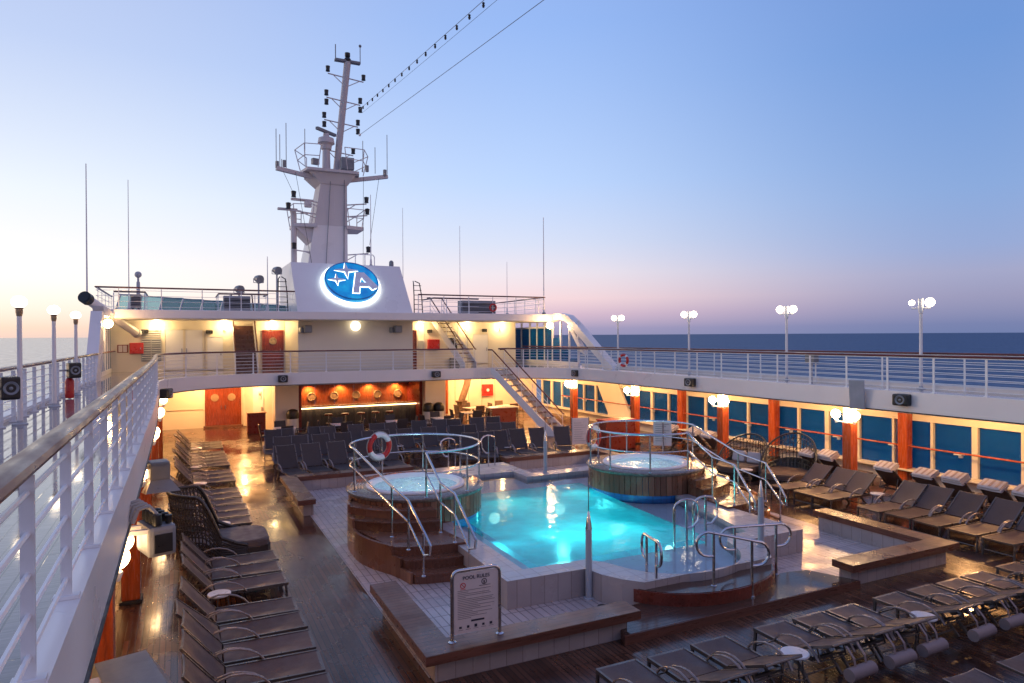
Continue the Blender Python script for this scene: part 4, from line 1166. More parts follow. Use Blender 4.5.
# stays
def sag(a, b_, n, s):
    a = Vector(a); b_ = Vector(b_)
    return [a.lerp(b_, i / n) + Vector((0, 0, -s * 4 * (i / n) * (1 - i / n))) for i in range(n + 1)]
t = thing('insulated_stay', 'stay wire with a row of dark insulators rising from the mast', 'cable', (9.5, 40, 18.2))
pa, pb = (9.5, 40.0, 18.2), (7.07, -10.0, 11.1)
pts = sag(pa, pb, 30, .1)
m = MB(); m.tube(pts, .010, 5); part('wire', m, M['wire'], t, world=True)
m = MB(); m.tube([tuple(p + Vector((.12, 0, -.22))) for p in pts], .008, 4); part('second_wire', m, M['rope'], t, world=True)
for k in range(18):
    p = Vector(pa).lerp(Vector(pb), .02 + .026 * k) + Vector((0, 0, -.1 * 4 * (.02 + .026 * k)))
    m = MB(); m.lathe([(.001, -.11), (.03, -.1), (.05, -.04), (.03, 0), (.05, .04), (.001, .08)], tuple(p + Vector((0, 0, -.05))), 8); part('insulator', m, M['black'], t, world=True)
t = thing('stay_wire', 'plain thin stay wire running from the mast to the upper right', 'cable', (9.5, 40, 16.7))
m = MB(); m.tube(sag((9.5, 40, 16.7), (12.55, -5, 15.0), 20, .05), .012, 5); part('wire', m, M['wire'], t, world=True)
m = MB(); m.cbox((9.5, 40.05, 16.7), (.1, .2, .1)); part('shackle', m, M['steel'], t, world=True)

# ================================================================== LOWER DECK FORWARD: bar, walls, doors
LY = 39.6
fw = thing('forward_bulkhead', 'cream and white wall under the far balcony with panelled bar recess', 'wall', (CXL, LY, 0))
m = MB(); m.box(-3.7, 3.05, 40.0, 40.2, 0, 2.856); part('left_wall', m, M['cream'], fw, world=True)
m = MB(); m.prism([(3.05, 40.0), (4.2, 37.4), (4.2, 37.6), (3.2, 40.1)], 0, 2.856); part('return_wall', m, M['cream'], fw, world=True)
m = MB(); m.box(4.2, 5.35, 36.1, 38.4, 0, 2.856, .03); part('pier', m, M['white'], fw, world=True)
m = MB(); m.box(12.1, 13.3, 36.1, 39.2, 0, 2.856, .03); part('pier', m, M['white'], fw, world=True)
m = MB(); m.box(13.3, 20.9, 39.6, 39.8, 0, 2.856); part('right_wall', m, M['cream'], fw, world=True)
m = MB()
for k in range(6):
    x0 = 5.56 + 1.08 * k; m.box(x0, x0 + 1.065, 38.9, 39.0, 0.0, 2.3)
part('bar_panelling', m, M['door_wood'], fw, world=True)
m = MB(); m.box(5.35, 12.1, 38.6, 39.0, 2.3, 2.856); m.box(5.352, 5.56, 36.6, 39.0, 0, 2.86); m.box(11.94, 12.098, 36.6, 39.0, 0, 2.86); m.box(5.56, 11.94, 36.75, 36.95, 2.32, 2.855); part('bar_surround', m, M['red_wood'], fw, world=True)
rx = Matrix.Rotation(PI / 2, 4, 'X')
for x in (6.45, 7.68, 8.92, 10.15, 11.35):
    m = MB(); m.lathe([(.24, 0), (.24, .04), (.19, .05), (.17, .02), (.001, .02)], (x, 38.9, 1.52), 24, rx); part('porthole', m, M['brass'], fw, world=True)
for k, x in enumerate((1.16, 2.0)):
    door(fw, x, x + .82, 0.1, 2.12, 39.995, M['door_mid'], True, 1 if k == 0 else -1)
door(fw, 13.75, 14.65, 0.08, 2.2, 39.595, M['door_wood'], True, -1)
m = MB(); m.box(1.0, 2.95, 39.6, 39.99, 0, .1, .01); part('door_step', m, M['stairwood'], fw, world=True)
m = MB(); m.box(-1.1, -.9, 39.93, 39.99, 1.0, 1.06); m.box(-1.4, 1.0, 39.96, 39.995, .98, 1.0); part('wall_trim', m, M['brass'], fw, world=True)
m = MB()
for k in range(4): m.box(15.2 + k * .9, 15.215 + k * .9, 39.58, 39.598, 0, 2.8)
part('panel_seams', m, M['brass'], fw, world=True)
t = thing('leaning_strut', 'brown leaning wooden strut beside the right alcove wall', 'strut', (15.4, 38.6, 0))
m = MB(); m.tube([(15.15, 38.4, .9), (15.25, 38.4, 1.2), (15.6, 38.6, 1.9), (15.75, 38.6, 2.85)], .2, 10); part('shaft', m, M['chair'], t, world=True)
m = MB(); m.lathe([(.35, 0), (.35, .1), (.28, .2), (.28, .8), (.4, .95), (.001, .95)], (15.15, 38.4, 0), 14); part('foot', m, M['chair'], t, world=True)
wall_box('fire_hose_box', 17.35, 1.45, .72, .72, 39.6, M['red'], 'red fire hose box on the cream wall of the lower right alcove', 'fire box', group='red fire hose boxes', sub=M['white_clean'])
m_ = thing('wall_notice', 'small pale notice on the cream return wall right of the double doors', 'notice', (3.75, 38.42, 1.75))
m = MB(); m.cbox((-.04, -.05, 0), (.3, .02, .4), R(-66), .004); part('board', m, M['paper'], m_)
m = MB(); m.cbox((-.055, -.058, .05), (.2, .01, .12), R(-66)); part('print', m, M['ink_grey'], m_)
d_ = MB(); d_.prism([(3.42, 39.08), (3.85, 38.1), (3.87, 38.11), (3.44, 39.09)], .1, 2.1)
wd = part('white_door', d_, M['white_clean'], fw, world=True)
m = MB(); m.cbox((3.78, 38.16, 1.05), (.05, .08, .2), R(-66)); part('handle', m, M['steel'], wd, world=True)
# bar counter
bc = thing('bar_counter', 'long dark panelled bar counter with glowing edge under red wood panels', 'bar', (8.75, 37.4, 0))
m = MB()
for k in range(42):
    x0 = 5.62 + .1495 * k; m.box(x0, x0 + .14, 37.2, 37.24, 0, .98)
part('front', m, M['bar_dark'], bc, world=True)
m = MB(); m.box(5.6, 11.9, 37.25, 37.8, 0, 1.0); part('carcass', m, M['dark'], bc, world=True)
m = MB(); m.box(5.57, 11.92, 37.0, 37.9, 1.09, 1.14, .01); part('top', m, M['counter'], bc, world=True)
m = MB(); m.box(5.6, 11.9, 37.06, 37.2, 1.03, 1.085); part('light_strip', m, M['led'], bc, world=True)
stools = None
for k, x in enumerate((6.9, 7.75, 8.6, 9.4, 10.15)):
    lab = f'round backless bar stool at the bar counter, {ORD[k]} from the left'
    if stools is None:
        t = thing('bar_stool', lab, 'stool', (x, 36.45, 0), 0, 'bar stools')
        m = MB(); m.lathe([(.001, .70), (.2, .70), (.22, .74), (.2, .79), (.001, .8)], n=16); part('seat', m, M['red_wood'], t)
        m = MB(); m.tube([(0, 0, .03), (0, 0, .7)], .035, 8); m.tube([(.15 * math.cos(2 * PI * q / 14), .15 * math.sin(2 * PI * q / 14), .3) for q in range(14)], .012, 5, True); part('stem', m, M['steel'], t)
        m = MB(); m.lathe([(.001, 0), (.21, 0), (.21, .02), (.04, .05), (.001, .05)], n=16); part('base', m, M['steel'], t)
        stools = t
    else: copy_thing(stools, (x, 36.45 + random.uniform(-.1, .1), 0), 0, lab)
# bins
for x, y, lab in ((5.0, 35.75, 'white bin with domed black lid at the left pier of the bar'), (12.15, 35.7, 'white bin with domed black lid at the right pier, left one of the pair'), (12.75, 35.7, 'white bin with domed black lid at the right pier, right one of the pair')):
    t = thing('litter_bin', lab, 'bin', (x, y, 0), 0, 'bins with black domed lids')
    m = MB(); m.lathe([(.001, .0), (.24, 0), (.26, .05), (.26, .72), (.001, .72)], n=20); part('body', m, M['white_clean'], t)
    m = MB(); m.lathe([(.29, .725), (.3, .78), (.3, .98), (.25, 1.12), (.13, 1.19), (.001, 1.2)], n=20); part('lid', m, M['black'], t)
# red podium + cabinets
t = thing('podium', 'dark red wooden podium standing at the aisle beside the return wall', 'podium', (3.35, 36.6, 0))
m = MB(); m.box(-.42, .42, -.3, .3, 0, 1.0, .02); part('body', m, M['red_wood'], t)
m = MB(); m.box(-.46, .46, -.34, .34, 1.0, 1.05, .01); part('top', m, M['door_wood'], t)
t = thing('service_cabinet', 'low red brown cabinet with white top by the stair foot', 'cabinet', (15.6, 33.6, 0))
m = MB(); m.box(-.7, .7, -.35, .35, 0.06, .95, .02); part('body', m, M['red_wood'], t)
m = MB(); m.box(-.85, .85, -.4, .4, .95, 1.0, .01); part('top', m, M['table_white'], t)
for sx in (-.8, .8):
    m = MB(); m.tube([(sx, -.36, 0), (sx, -.36, .95)], .02, 6); part('leg', m, M['steel'], t)
t = thing('towel_bin', 'dark red box shaped towel bin standing behind the right hot tub', 'towel bin', (16.6, 24.2, 0))
m = MB(); m.box(-.75, .75, -.35, .35, 0.0, 1.2, .03); part('body', m, M['red_wood'], t)
m = MB(); m.box(-.78, .78, -.38, .38, 1.2, 1.25, .01); part('lid', m, M['red'], t)

# downlights under the overhang
def downlight(x, y, lab, power, group='recessed downlights under the balcony', z=2.86, ang=150, kind='SPOT'):
    t = thing('downlight', lab, 'ceiling light', (x, y, z), 0, group)
    m = MB(); m.lathe([(.09, 0), (.1, -.012), (.07, -.012), (.065, -.004)], n=16); part('trim_ring', m, M['steel'], t)
    m = MB(); m.lathe([(.065, -.006), (.001, -.006)], n=16); part('lens', m, M['down'], t)
    light('bulb', kind, (x, y, z - (.05 if kind == 'SPOT' else .2)), power, (1.0, .50, .19), .06, t, None, ang, .8)
for k, x in enumerate((6.3, 8.0, 9.65, 11.2)):
    downlight(x, 38.66, f'lit downlight over the bar, {ORD[k]} from the left', 190, 'bar downlights', 2.22, 150)
    m = MB()
m = MB(); m.box(5.565, 11.935, 38.0, 38.5, 2.2, 2.4); part('bar_canopy', m, M['red_wood'], fw, world=True)
for x, y, lab, pw in ((0.9, 38.6, 'lit downlight above the double wooden doors, left one', 300), (2.9, 38.2, 'lit downlight above the double wooden doors, right one', 230), (-1.6, 36.5, 'lit downlight in the far left alcove ceiling', 300),
                  (14.3, 37.6, 'lit downlight above the orange door right of the bar', 300), (16.9, 37.6, 'lit downlight in the right alcove ceiling near the red box', 430), (19.3, 36.0, 'lit downlight in the far right alcove ceiling', 300), (17.6, 34.8, 'lit downlight over the alcove chairs', 260)):
    downlight(x, y, lab, pw, kind='POINT')
for k, y in enumerate((27.5, 22.1, 16.7, 11.4, 6.1)):
    downlight(19.4, y, f'lit downlight under the right balcony, {ORD[4-k]} from the camera', 170, kind='POINT')
    downlight(-2.2, y, f'lit downlight under the left balcony, {ORD[4-k]} from the camera', 70, kind='POINT')

# ================================================================== POOL
pw = thing('swimming_pool', 'raised swimming pool glowing turquoise with tiled walls and shallow ledges', 'swimming pool', (CXL, 15, 0))
WZ = 0.40
outer = [(5.03, 10.65)] + lobe_out() + [(17.2 - x, y) for x, y in lobe_out()[::-1]] + [(12.17, 10.65), (12.17, 19.1), (9.8, 18.9), (9.8, 21.0), (5.03, 21.0)]
# water edge (inner)
arc_in = [(8.6 + 1.42 * math.cos(R(a)), 10.75 + 1.28 * math.sin(R(a))) for a in range(200, 341, 10)]
inner_w = [(5.55, 11.08), (6.85, 11.05), (7.1, 10.75)] + arc_in + [(10.1, 10.75), (10.4, 11.05), (10.95, 11.08), (11.85, 14.6), (11.85, 18.45), (9.4, 18.45), (9.4, 19.4), (5.55, 19.4)]
# coping top: closed ring, the front lobe is closed by the step platform
m = MB(); m.fill([outer, inner_w], .5); part('coping', m, M['coping'], pw, world=True)
m = MB(); m.skirt(outer, 0.0, .5); part('wall', m, M['tile_wall'], pw, world=True)
m = MB(); m.skirt(inner_w, .27, .5); part('ledge_riser', m, M['coping'], pw, world=True)
deep = [(6.0, 11.4), (10.15, 11.4), (10.3, 14.2), (10.6, 17.4), (6.0, 17.4)]
m = MB(); m.fill([inner_w, deep], .275); part('ledge', m, M['ledge'], pw, world=True)
m = MB(); m.fill([deep], -.85); m.skirt(deep, -.85, .275); part('basin', m, M['basin'], pw, world=True)
m = MB(); m.fill([deep], WZ); part('water', m, M['water'], pw, world=True)
m = MB(); m.fill([offset_path(inner_w, .002, True), deep], WZ); part('shallow_water', m, M['shallow'], pw, world=True)
for x, y, d in ((7.8, 17.33, (0, -1)), (9.9, 17.33, (0, -1)), (10.2, 12.7, (-1, 0)), (6.07, 13.0, (1, 0)), (8.0, 11.47, (0, 1))):
    lens_m = Matrix.Rotation(math.atan2(d[1], d[0]), 4, 'Z') @ Matrix.Rotation(PI / 2, 4, 'Y')
    m = MB(); m.lathe([(.16, 0), (.16, .03), (.14, .05), (.001, .06)], (x, y, -.3), 18, lens_m); L_ = part('underwater_lamp', m, M['pool_lens'], pw, world=True)
    l_ = light('bulb', 'SPOT', (x + d[0] * .2, y + d[1] * .2, -.22), 150, (.10, .86, .84), .12, pw, Vector((d[0], d[1], -.28)).to_track_quat('-Z', 'Y').to_euler(), 140, .9)
# curved step platform at the front of the pool
def half_ellipse(cx, cy, rx_, ry_, a0, a1, n):
    return [(cx + rx_ * math.cos(R(a0 + (a1 - a0) * i / n)), cy + ry_ * math.sin(R(a0 + (a1 - a0) * i / n))) for i in range(n + 1)]
t = thing('pool_step', 'semicircular dark step with red brown edge in front of the pool', 'step', (8.6, 9.2, 0.15))
ea = half_ellipse(8.6, 10.1, 1.72, 1.22, 200, 340, 28)
m = MB(); m.prism(ea + half_ellipse(8.6, 10.6, 1.5, 1.2, 335, 205, 24), .15, .365); part('edge', m, M['red_step'], t, world=True)
m = MB(); m.prism(half_ellipse(8.6, 10.1, 1.69, 1.19, 200, 340, 28) + half_ellipse(8.6, 10.65, 1.5, 1.22, 335, 205, 24), .364, .374); part('tread', m, M['teak_dark'], t, world=True)
# low platform between the two near benches
t = thing('wooden_platform', 'low wet wooden platform between the two near benches before the pool', 'platform', (8.6, 9.0, 0))
m = MB(); m.prism([(6.05, 8.62), (11.35, 8.62), (10.95, 9.5), (10.5, 9.58), (6.85, 9.58), (6.3, 9.3)], 0.0, .148); part('edge', m, M['fascia_wood'], t, world=True)
m = MB(); m.prism([(6.07, 8.64), (11.33, 8.64), (10.94, 9.49), (10.49, 9.565), (6.86, 9.565), (6.32, 9.29)], .147, .153); part('boards', m, M['teak_dark'], t, world=True)
# tile drain disc
m = MB(); m.lathe([(.001, .012), (.10, .012), (.11, .006)], (6.6, 10.04, 0), 20)
t = solo('floor_drain', m, M['dark'], 'round dark floor drain on the tiles by the pool post', 'drain', (6.6, 10.04, 0))

# pool side grab rails
def loop_rail(label, p0, p1, z0, z1, over=.25, r=.024):
    p0 = Vector(p0); p1 = Vector(p1)
    d = (p1 - p0); L = d.length; d.normalize()
    t = thing('grab_rail', label, 'grab rail', (p0.x, p0.y, z0), 0, 'steel pool grab rails')
    def P(s, z): return (p0.x + d.x * s, p0.y + d.y * s, z)
    return t, P, L
def hoop_rail(label, foot_a, foot_b, ztop_a, ztop_b, ext=.28, za=.36, zb=.36, r=.026):
    """rounded horizontal loop held by two uprights, its ends curling down past them"""
    a = Vector((foot_a[0], foot_a[1])); b_ = Vector((foot_b[0], foot_b[1])); d = (b_ - a).normalized(); L = (b_ - a).length
    t = thing('grab_rail', label, 'grab rail', (a.x, a.y, za), 0, 'steel pool grab rails')
    def P(s, z): q = a + d * s; return (q.x, q.y, z)
    hgt = .42
    m = MB()
    pts = []
    for k in range(9):
        an = PI / 2 + PI * k / 8 * 1.0
        pts.append((-ext * .4 + ext * math.cos(an) * .9, ztop_a - hgt / 2 + hgt / 2 * math.sin(an)))
    left = [P(s, z) for s, z in pts[::-1]]
    pts = []
    for k in range(9):
        an = PI / 2 - PI * k / 8
        pts.append((L + ext * .4 + ext * math.cos(an) * .9, ztop_b - hgt / 2 + hgt / 2 * math.sin(an)))
    right = [P(s, z) for s, z in pts]
    m.tube(left + right, r, 8)
    m.tube([left[0], P(0, left[0][2] - .0)], r, 8); m.tube([right[-1], P(L, right[-1][2])], r, 8)
    part('loop', m, M['steel'], t, world=True)
    for s, z, z0 in ((0, ztop_a, za), (L, ztop_b, zb)):
        m = MB(); m.tube([P(s, z0), P(s, z)], r, 8); m.lathe([(.05, z0), (.05, z0 + .02), (.03, z0 + .03)], (P(s, 0)[0], P(s, 0)[1], 0), 10); part('upright', m, M['steel'], t, world=True)
    return t
hoop_rail('double ended steel loop rail on the front step, nearest the camera', (8.29, 9.15), (8.95, 8.92), 1.32, 1.12, .24, .37, .153)
hoop_rail('double ended steel loop rail on the front step, farther behind', (9.35, 9.75), (10.2, 9.55), 1.12, 1.12, .24, .37, .153)
hoop_rail('narrow steel loop rail at the left end of the front step', (7.42, 9.62), (7.5, 10.0), 1.15, 1.15, .16, .37, .42)
def cane_rail(label, feet, ztop, dirx, z0=.3):
    x, y = feet
    t = thing('grab_rail', label, 'grab rail', (x, y, z0), 0, 'steel pool grab rails')
    m = MB(); pts = [(x, y, z0), (x, y, ztop - .15)]
    for k in range(7):
        an = PI - PI * k / 6; pts.append((x + dirx * (.27 + .27 * math.cos(an)), y - .12 * k / 6, ztop - .15 + .17 * math.sin(an)))
    pts += [(x + dirx * .5, y - .15, ztop - .42), (x + dirx * .38, y - .12, ztop - .55), (x + dirx * .26, y - .09, ztop - .56)]
    m.tube(pts, .024, 8); part('cane', m, M['steel'], t, world=True)
    m = MB(); m.tube([(x + dirx * .26, y - .08, z0), (x + dirx * .26, y - .08, ztop)], .024, 8); part('upright', m, M['steel'], t, world=True)
cane_rail('bent steel entry rail in the shallow water, left one of the pair', (9.1, 11.2), 1.33, 1)
cane_rail('bent steel entry rail in the shallow water, right one of the pair', (9.65, 11.25), 1.33, 1)
cane_rail('bent steel rail at the far pool steps, left one', (7.9, 20.6), 1.5, -1, .5)
cane_rail('bent steel rail at the far pool steps, right one', (9.3, 20.6), 1.5, -1, .5)

# posts with pointed silver caps
for x, y, z0, h_, lab in ((6.58, 10.48, 0, 1.25, 'grey post with pointed silver cap in front of the near pool wall'), (10.43, 10.15, .5, 1.0, 'grey post with pointed silver cap at the right front of the pool'), (10.2, 18.75, .5, 1.0, 'grey post with pointed silver cap on the far pool wall')):
    t = thing('net_post', lab, 'post', (x, y, z0), 0, 'grey pool posts with silver caps')
    m = MB(); m.lathe([(.1, 0), (.1, .02), (.062, .03), (.058, h_)], n=14); part('post', m, M['grey'], t)
    m = MB(); m.lathe([(.062, h_), (.05, h_ + .1), (.012, h_ + .32), (.001, h_ + .34)], n=12); part('cap', m, M['steel'], t)
    m = MB(); m.tube([(0, 0, h_ + .3), (0, 0, h_ + .95)], .008, 5); part('thin_rod', m, M['rope'], t)
    if y < 10.3 or y > 18: pass

# ================================================================== HOT TUBS
def hot_tub(mir):
    cx = mx(5.2, mir); cy = 16.3 if not mir else 16.05
    s = -1 if mir else 1
    side = 'left' if not mir else 'right'
    t = thing('hot_tub', ('round wood clad hot tub with steps and steel rails, left of the pool' if not mir else 'round wood clad hot tub with steps and steel rails, right behind the pool'), 'hot tub', (cx, cy, 0), 0, 'hot tubs beside the pool')
    TZ = 1.1
    def A(deg):   # angle mirrored
        return R(deg) if not mir else R(180 - deg)
    def pol(r, deg): return (r * math.cos(A(deg)), r * math.sin(A(deg)))
    m = MB(); n_ = 64
    for k in range(n_):
        a0, a1 = 2 * PI * k / n_ + .004, 2 * PI * (k + 1) / n_ - .004
        r0, r1 = 1.55, 1.625
        wx = cx + 1.6 * math.cos((a0 + a1) / 2); zb = 0.5 if 5.05 < wx < 12.15 and cy + 1.6 * math.sin((a0 + a1) / 2) > 10.6 else 0.0
        m.add([(r * math.cos(a), r * math.sin(a), z) for z in (zb, TZ - .09) for r, a in ((r0, a0), (r1, a0), (r1, a1), (r0, a1))],
              [(0, 1, 5, 4), (1, 2, 6, 5), (2, 3, 7, 6), (3, 0, 4, 7), (4, 5, 6, 7), (3, 2, 1, 0)])
    part('cladding', m, M['clad'], t)
    m = MB(); m.lathe([(1.16, TZ - .08), (1.66, TZ - .08), (1.68, TZ - .05), (1.68, TZ - .015), (1.66, TZ), (1.16, TZ)], n=72); part('deck_ring', m, M['tub_deck'], t)
    m = MB(); m.lathe([(1.22, TZ + .002), (1.22, TZ + .035), (1.19, TZ + .06), (1.10, TZ + .055), (1.04, TZ - .01), (1.0, TZ - .15), (.82, TZ - .5), (.6, TZ - .75), (.001, TZ - .8)], n=56); part('shell', m, M['acrylic'], t)
    m = MB(); m.lathe([(1.03, TZ - .035), (.8, TZ - .032), (.4, TZ - .03), (.001, TZ - .028)], n=40); part('water', m, M['spa_water'], t)
    for a in (70, 250):
        x, y = .62 * math.cos(R(a)), .62 * math.sin(R(a))
        m = MB(); m.ball((x, y, TZ - .62), .06, 10, 6); part('underwater_lamp', m, M['spa_lens'], t)
        l = light('bulb', 'POINT', (0, 0, 0), 7, (.62, .93, 1.0), .1, None); l.parent = t; l.location = (x * .6, y * .6, TZ - .38)
    m = MB(); m.lathe([(1.545, 0.01), (1.545, .9)], n=64); part('tile_band', m, M['blue_band'], t)
    # grilles on the deck ring
    for a in (165, 20):
        m = MB()
        for k in range(5):
            rr = 1.30 + .07 * k
            m.tube([(rr * math.cos(A(a - 14 + 28 * i / 8)), rr * math.sin(A(a - 14 + 28 * i / 8)), TZ + .006) for i in range(9)], .012, 5)
        part('overflow_grille', m, M['steel'], t)
    # steps
    def sect(r0, r1, d0a, d0b, d1a, d1b, z0, z1, mb, nn=10):
        inner_ = [pol(r0, d0a + (d0b - d0a) * i / nn) for i in range(nn + 1)]
        outer_ = [pol(r1, d1a + (d1b - d1a) * i / nn) for i in range(nn + 1)]
        mb.prism(inner_ + outer_[::-1], z0, z1)
    spec = [(1.66, 1.98, 187, 282, .93), (1.98, 2.30, 203, 279, .75), (2.30, 3.32, 216, 277, .55), (3.32, 3.62, 244, 274, .37), (3.62, 3.95, 249, 272.5, .19)]
    ang_l = {1.66: 187, 1.98: 204, 2.30: 217, 3.32: 244.5, 3.62: 249, 3.95: 252}
    ang_r = {1.66: 264, 1.98: 265.5, 2.30: 267, 3.32: 270.5, 3.62: 270.5, 3.95: 270}
    m = MB(); m2 = MB()
    for r0, r1, _, _, z in spec:
        sect(r0, r1, ang_l[r0], ang_r[r0], ang_l[r1], ang_r[r1], 0.0, z - .035, m2)
        sect(r0 - .01 if r0 > 1.7 else r0 + .02, r1 + .02, ang_l[r0], ang_r[r0], ang_l[r1], ang_r[r1], z - .033, z, m)
    part('step_risers', m2, M['step_wood'], t)
    part('step_treads', m, M['step_wood'], t)
    # curved clad side wall along the outer (left) side of the steps, top follows the steps
    m = MB(); rad = [1.64 + .115 * k for k in range(21)]
    def aL(r):
        ks = sorted(ang_l)
        for a, b_ in zip(ks, ks[1:]):
            if r <= b_: return ang_l[a] + (ang_l[b_] - ang_l[a]) * (r - a) / (b_ - a) if r >= a else ang_l[a]
        return ang_l[ks[-1]]
    def zS(r):
        z = 1.0
        for r0, r1, _, _, zz in spec:
            if r >= r0 - .01: z = zz
        return z + .03
    for a, b_ in zip(rad, rad[1:]):
        p, q = Vector(pol(a, aL(a) - .8)), Vector(pol(b_ - .008, aL(b_) - .8)); d = (q - p).normalized(); nn_ = Vector((-d.y, d.x)) * (.03)
        z = zS((a + b_) / 2)
        m.add([(p.x - nn_.x, p.y - nn_.y, 0), (q.x - nn_.x, q.y - nn_.y, 0), (q.x + nn_.x, q.y + nn_.y, 0), (p.x + nn_.x, p.y + nn_.y, 0),
               (p.x - nn_.x, p.y - nn_.y, z), (q.x - nn_.x, q.y - nn_.y, z), (q.x + nn_.x, q.y + nn_.y, z), (p.x + nn_.x, p.y + nn_.y, z)],
              [(3, 2, 1, 0), (4, 5, 6, 7), (0, 1, 5, 4), (1, 2, 6, 5), (2, 3, 7, 6), (3, 0, 4, 7)])
    part('step_side_cladding', m, M['clad'], t)
    # ring guard rail: from just right of the steps around the back to just left
    g0, g1 = -99, 188
    rr = 1.58
    ringp = lambda z, n_=48: [(*pol(rr, g0 + (g1 - g0) * i / n_), z) for i in range(n_ + 1)]
    m = MB(); m.tube(ringp(TZ + 1.02), .027, 8); gr = part('guard_rail', m, M['steel'], t)
    m = MB(); m.tube(ringp(TZ + .55), .018, 6); part('mid_rail', m, M['steel'], gr)
    for k in range(8):
        a = g0 + (g1 - g0) * k / 7; x, y = pol(rr, a)
        m = MB(); m.tube([(x, y, TZ), (x, y, TZ + 1.02)], .024, 8); m.lathe([(.05, TZ), (.05, TZ + .015), (.03, TZ + .03)], (x, y, 0), 10); part('post', m, M['steel'], gr)
    # stair hand rails (tub centred coordinates)
    def W(x, y, z):   # world coords of the left tub to local, mirrored
        return (s * (x - 5.2), y - 16.3, z)
    aL0 = pol(rr, g1); aR0 = pol(rr, g0)
    for nm, start, pts, posts in (
        ('stair_handrail', (*aL0, TZ + 1.02), [W(3.93, 13.95, 1.62), W(3.98, 12.95, 1.52), W(4.12, 12.3, .98), W(4.16, 12.15, .82), W(4.14, 12.15, .66), W(4.08, 12.3, .62)], [((3.93, 13.95), .55, 1.62), ((3.98, 12.95), .55, 1.52), ((4.1, 12.38), .19, 1.0)]),
        ('stair_handrail', (*aR0, TZ + 1.02), [W(4.95, 13.8, 1.62), W(4.97, 13.0, 1.55), W(5.07, 12.35, .95), W(5.1, 12.2, .8), W(5.08, 12.2, .64), W(5.02, 12.35, .6)], [((4.95, 13.8), .55, 1.62), ((4.97, 13.0), .55, 1.55), ((5.05, 12.42), .19, 1.0)])):
        m = MB(); m.tube([start] + pts, .026, 8); hr_ = part(nm, m, M['steel'], t)
        lower = [(start[0], start[1], TZ + .55)] + [(p[0], p[1], p[2] - .42) for p in pts[:2]] + [pts[-1]]
        m = MB(); m.tube(lower, .02, 8); part('lower_rail', m, M['steel'], hr_)
        for (px, py), z0, z1 in posts:
            m = MB(); q = W(px, py, 0); m.tube([(q[0], q[1], z0), (q[0], q[1], z1)], .022, 8); m.lathe([(.045, z0), (.045, z0 + .015), (.025, z0 + .03)], (q[0], q[1], 0), 8); part('post', m, M['steel'], hr_)
    return t
hot_tub(False); hot_tub(True)
# step lights of the right tub
for k, (x, y, z) in enumerate(((13.35, 14.2, .85), (13.55, 13.6, .62), (13.3, 12.75, .3))):
    t = thing('step_light', f'small warm step light beside the right hot tub stairs, {["top", "middle", "bottom"][k]} one', 'step light', (x, y, z), 0, 'step lights of the right hot tub')
    m = MB(); m.cbox((0, 0, 0), (.1, .04, .06), R(30), .005); part('body', m, M['steel'], t)
    m = MB(); m.cbox((.0, -.022, 0), (.08, .01, .04), R(30)); part('lens', m, M['down'], t)
    light('bulb', 'POINT', (x, y - .12, z + .05), 2, (1.0, .6, .28), .04, t)

def life_ring(loc, rz, label):
    t = thing('life_ring', label, 'life ring', loc, rz, 'red and white life rings')
    segs = []
    for q in range(8):
        m = MB(); a0 = 2 * PI * q / 8 + PI / 8
        m.tube([(.3 * math.cos(a0 + PI / 4 * i / 6), 0, .3 * math.sin(a0 + PI / 4 * i / 6)) for i in range(7)], .07, 10, False, False)
        part('red_segment' if q % 4 in (3, 0) and True else 'white_segment', m, M['red'] if q in (3, 2, 6, 7) else M['white_clean'], t).name = 'red_segment' if q in (2, 3, 6, 7) else 'white_segment'
    m = MB(); m.tube([(.385 * math.cos(2 * PI * q / 24), 0, .385 * math.sin(2 * PI * q / 24)) for q in range(24)], .012, 5, True); part('grab_rope', m, M['cable_lt'], t)
life_ring((4.68, 17.76, 1.87), R(18), 'red and white life ring hung on the left hot tub rail')
life_ring((11.15, 17.45, 1.72), R(25), 'red and white life ring hung on the right hot tub rail')
def placard(loc, rz, w, h_, label):
    t = thing('notice_board', label, 'notice board', loc, rz, 'white notice boards by the right hot tub')
    m = MB(); m.box(-w / 2, w / 2, -.015, .015, -h_ / 2, h_ / 2, .006); part('board', m, M['paper'], t)
    m = MB()
    for k in range(9): m.box(-w / 2 + .06, w / 2 - .06 - .1 * (k % 3), -.019, -.0155, h_ / 2 - .12 - k * (h_ - .2) / 9, h_ / 2 - .105 - k * (h_ - .2) / 9)
    part('fine_print', m, M['ink_grey'], t)
placard((13.45, 17.1, 1.72), R(-40), .55, .78, 'white notice board fixed to the right hot tub rail')
t = thing('notice_stand', 'white notice board standing on legs behind the right hot tub', 'notice board', (13.65, 22.3, 0), R(-15), 'white notice boards by the right hot tub')
m = MB(); m.box(-.32, .32, -.02, .02, .65, 1.65, .01); part('board', m, M['paper'], t)
for sx in (-.34, .34):
    m = MB(); m.tube([(sx, 0, 0), (sx, 0, 1.68)], .018, 6); part('leg', m, M['steel'], t)
m = MB()
for k in range(9): m.box(-.26, .2 - .08 * (k % 3), -.026, -.0205, .78 + .085 * k, .79 + .085 * k)
part('fine_print', m, M['ink_grey'], t)

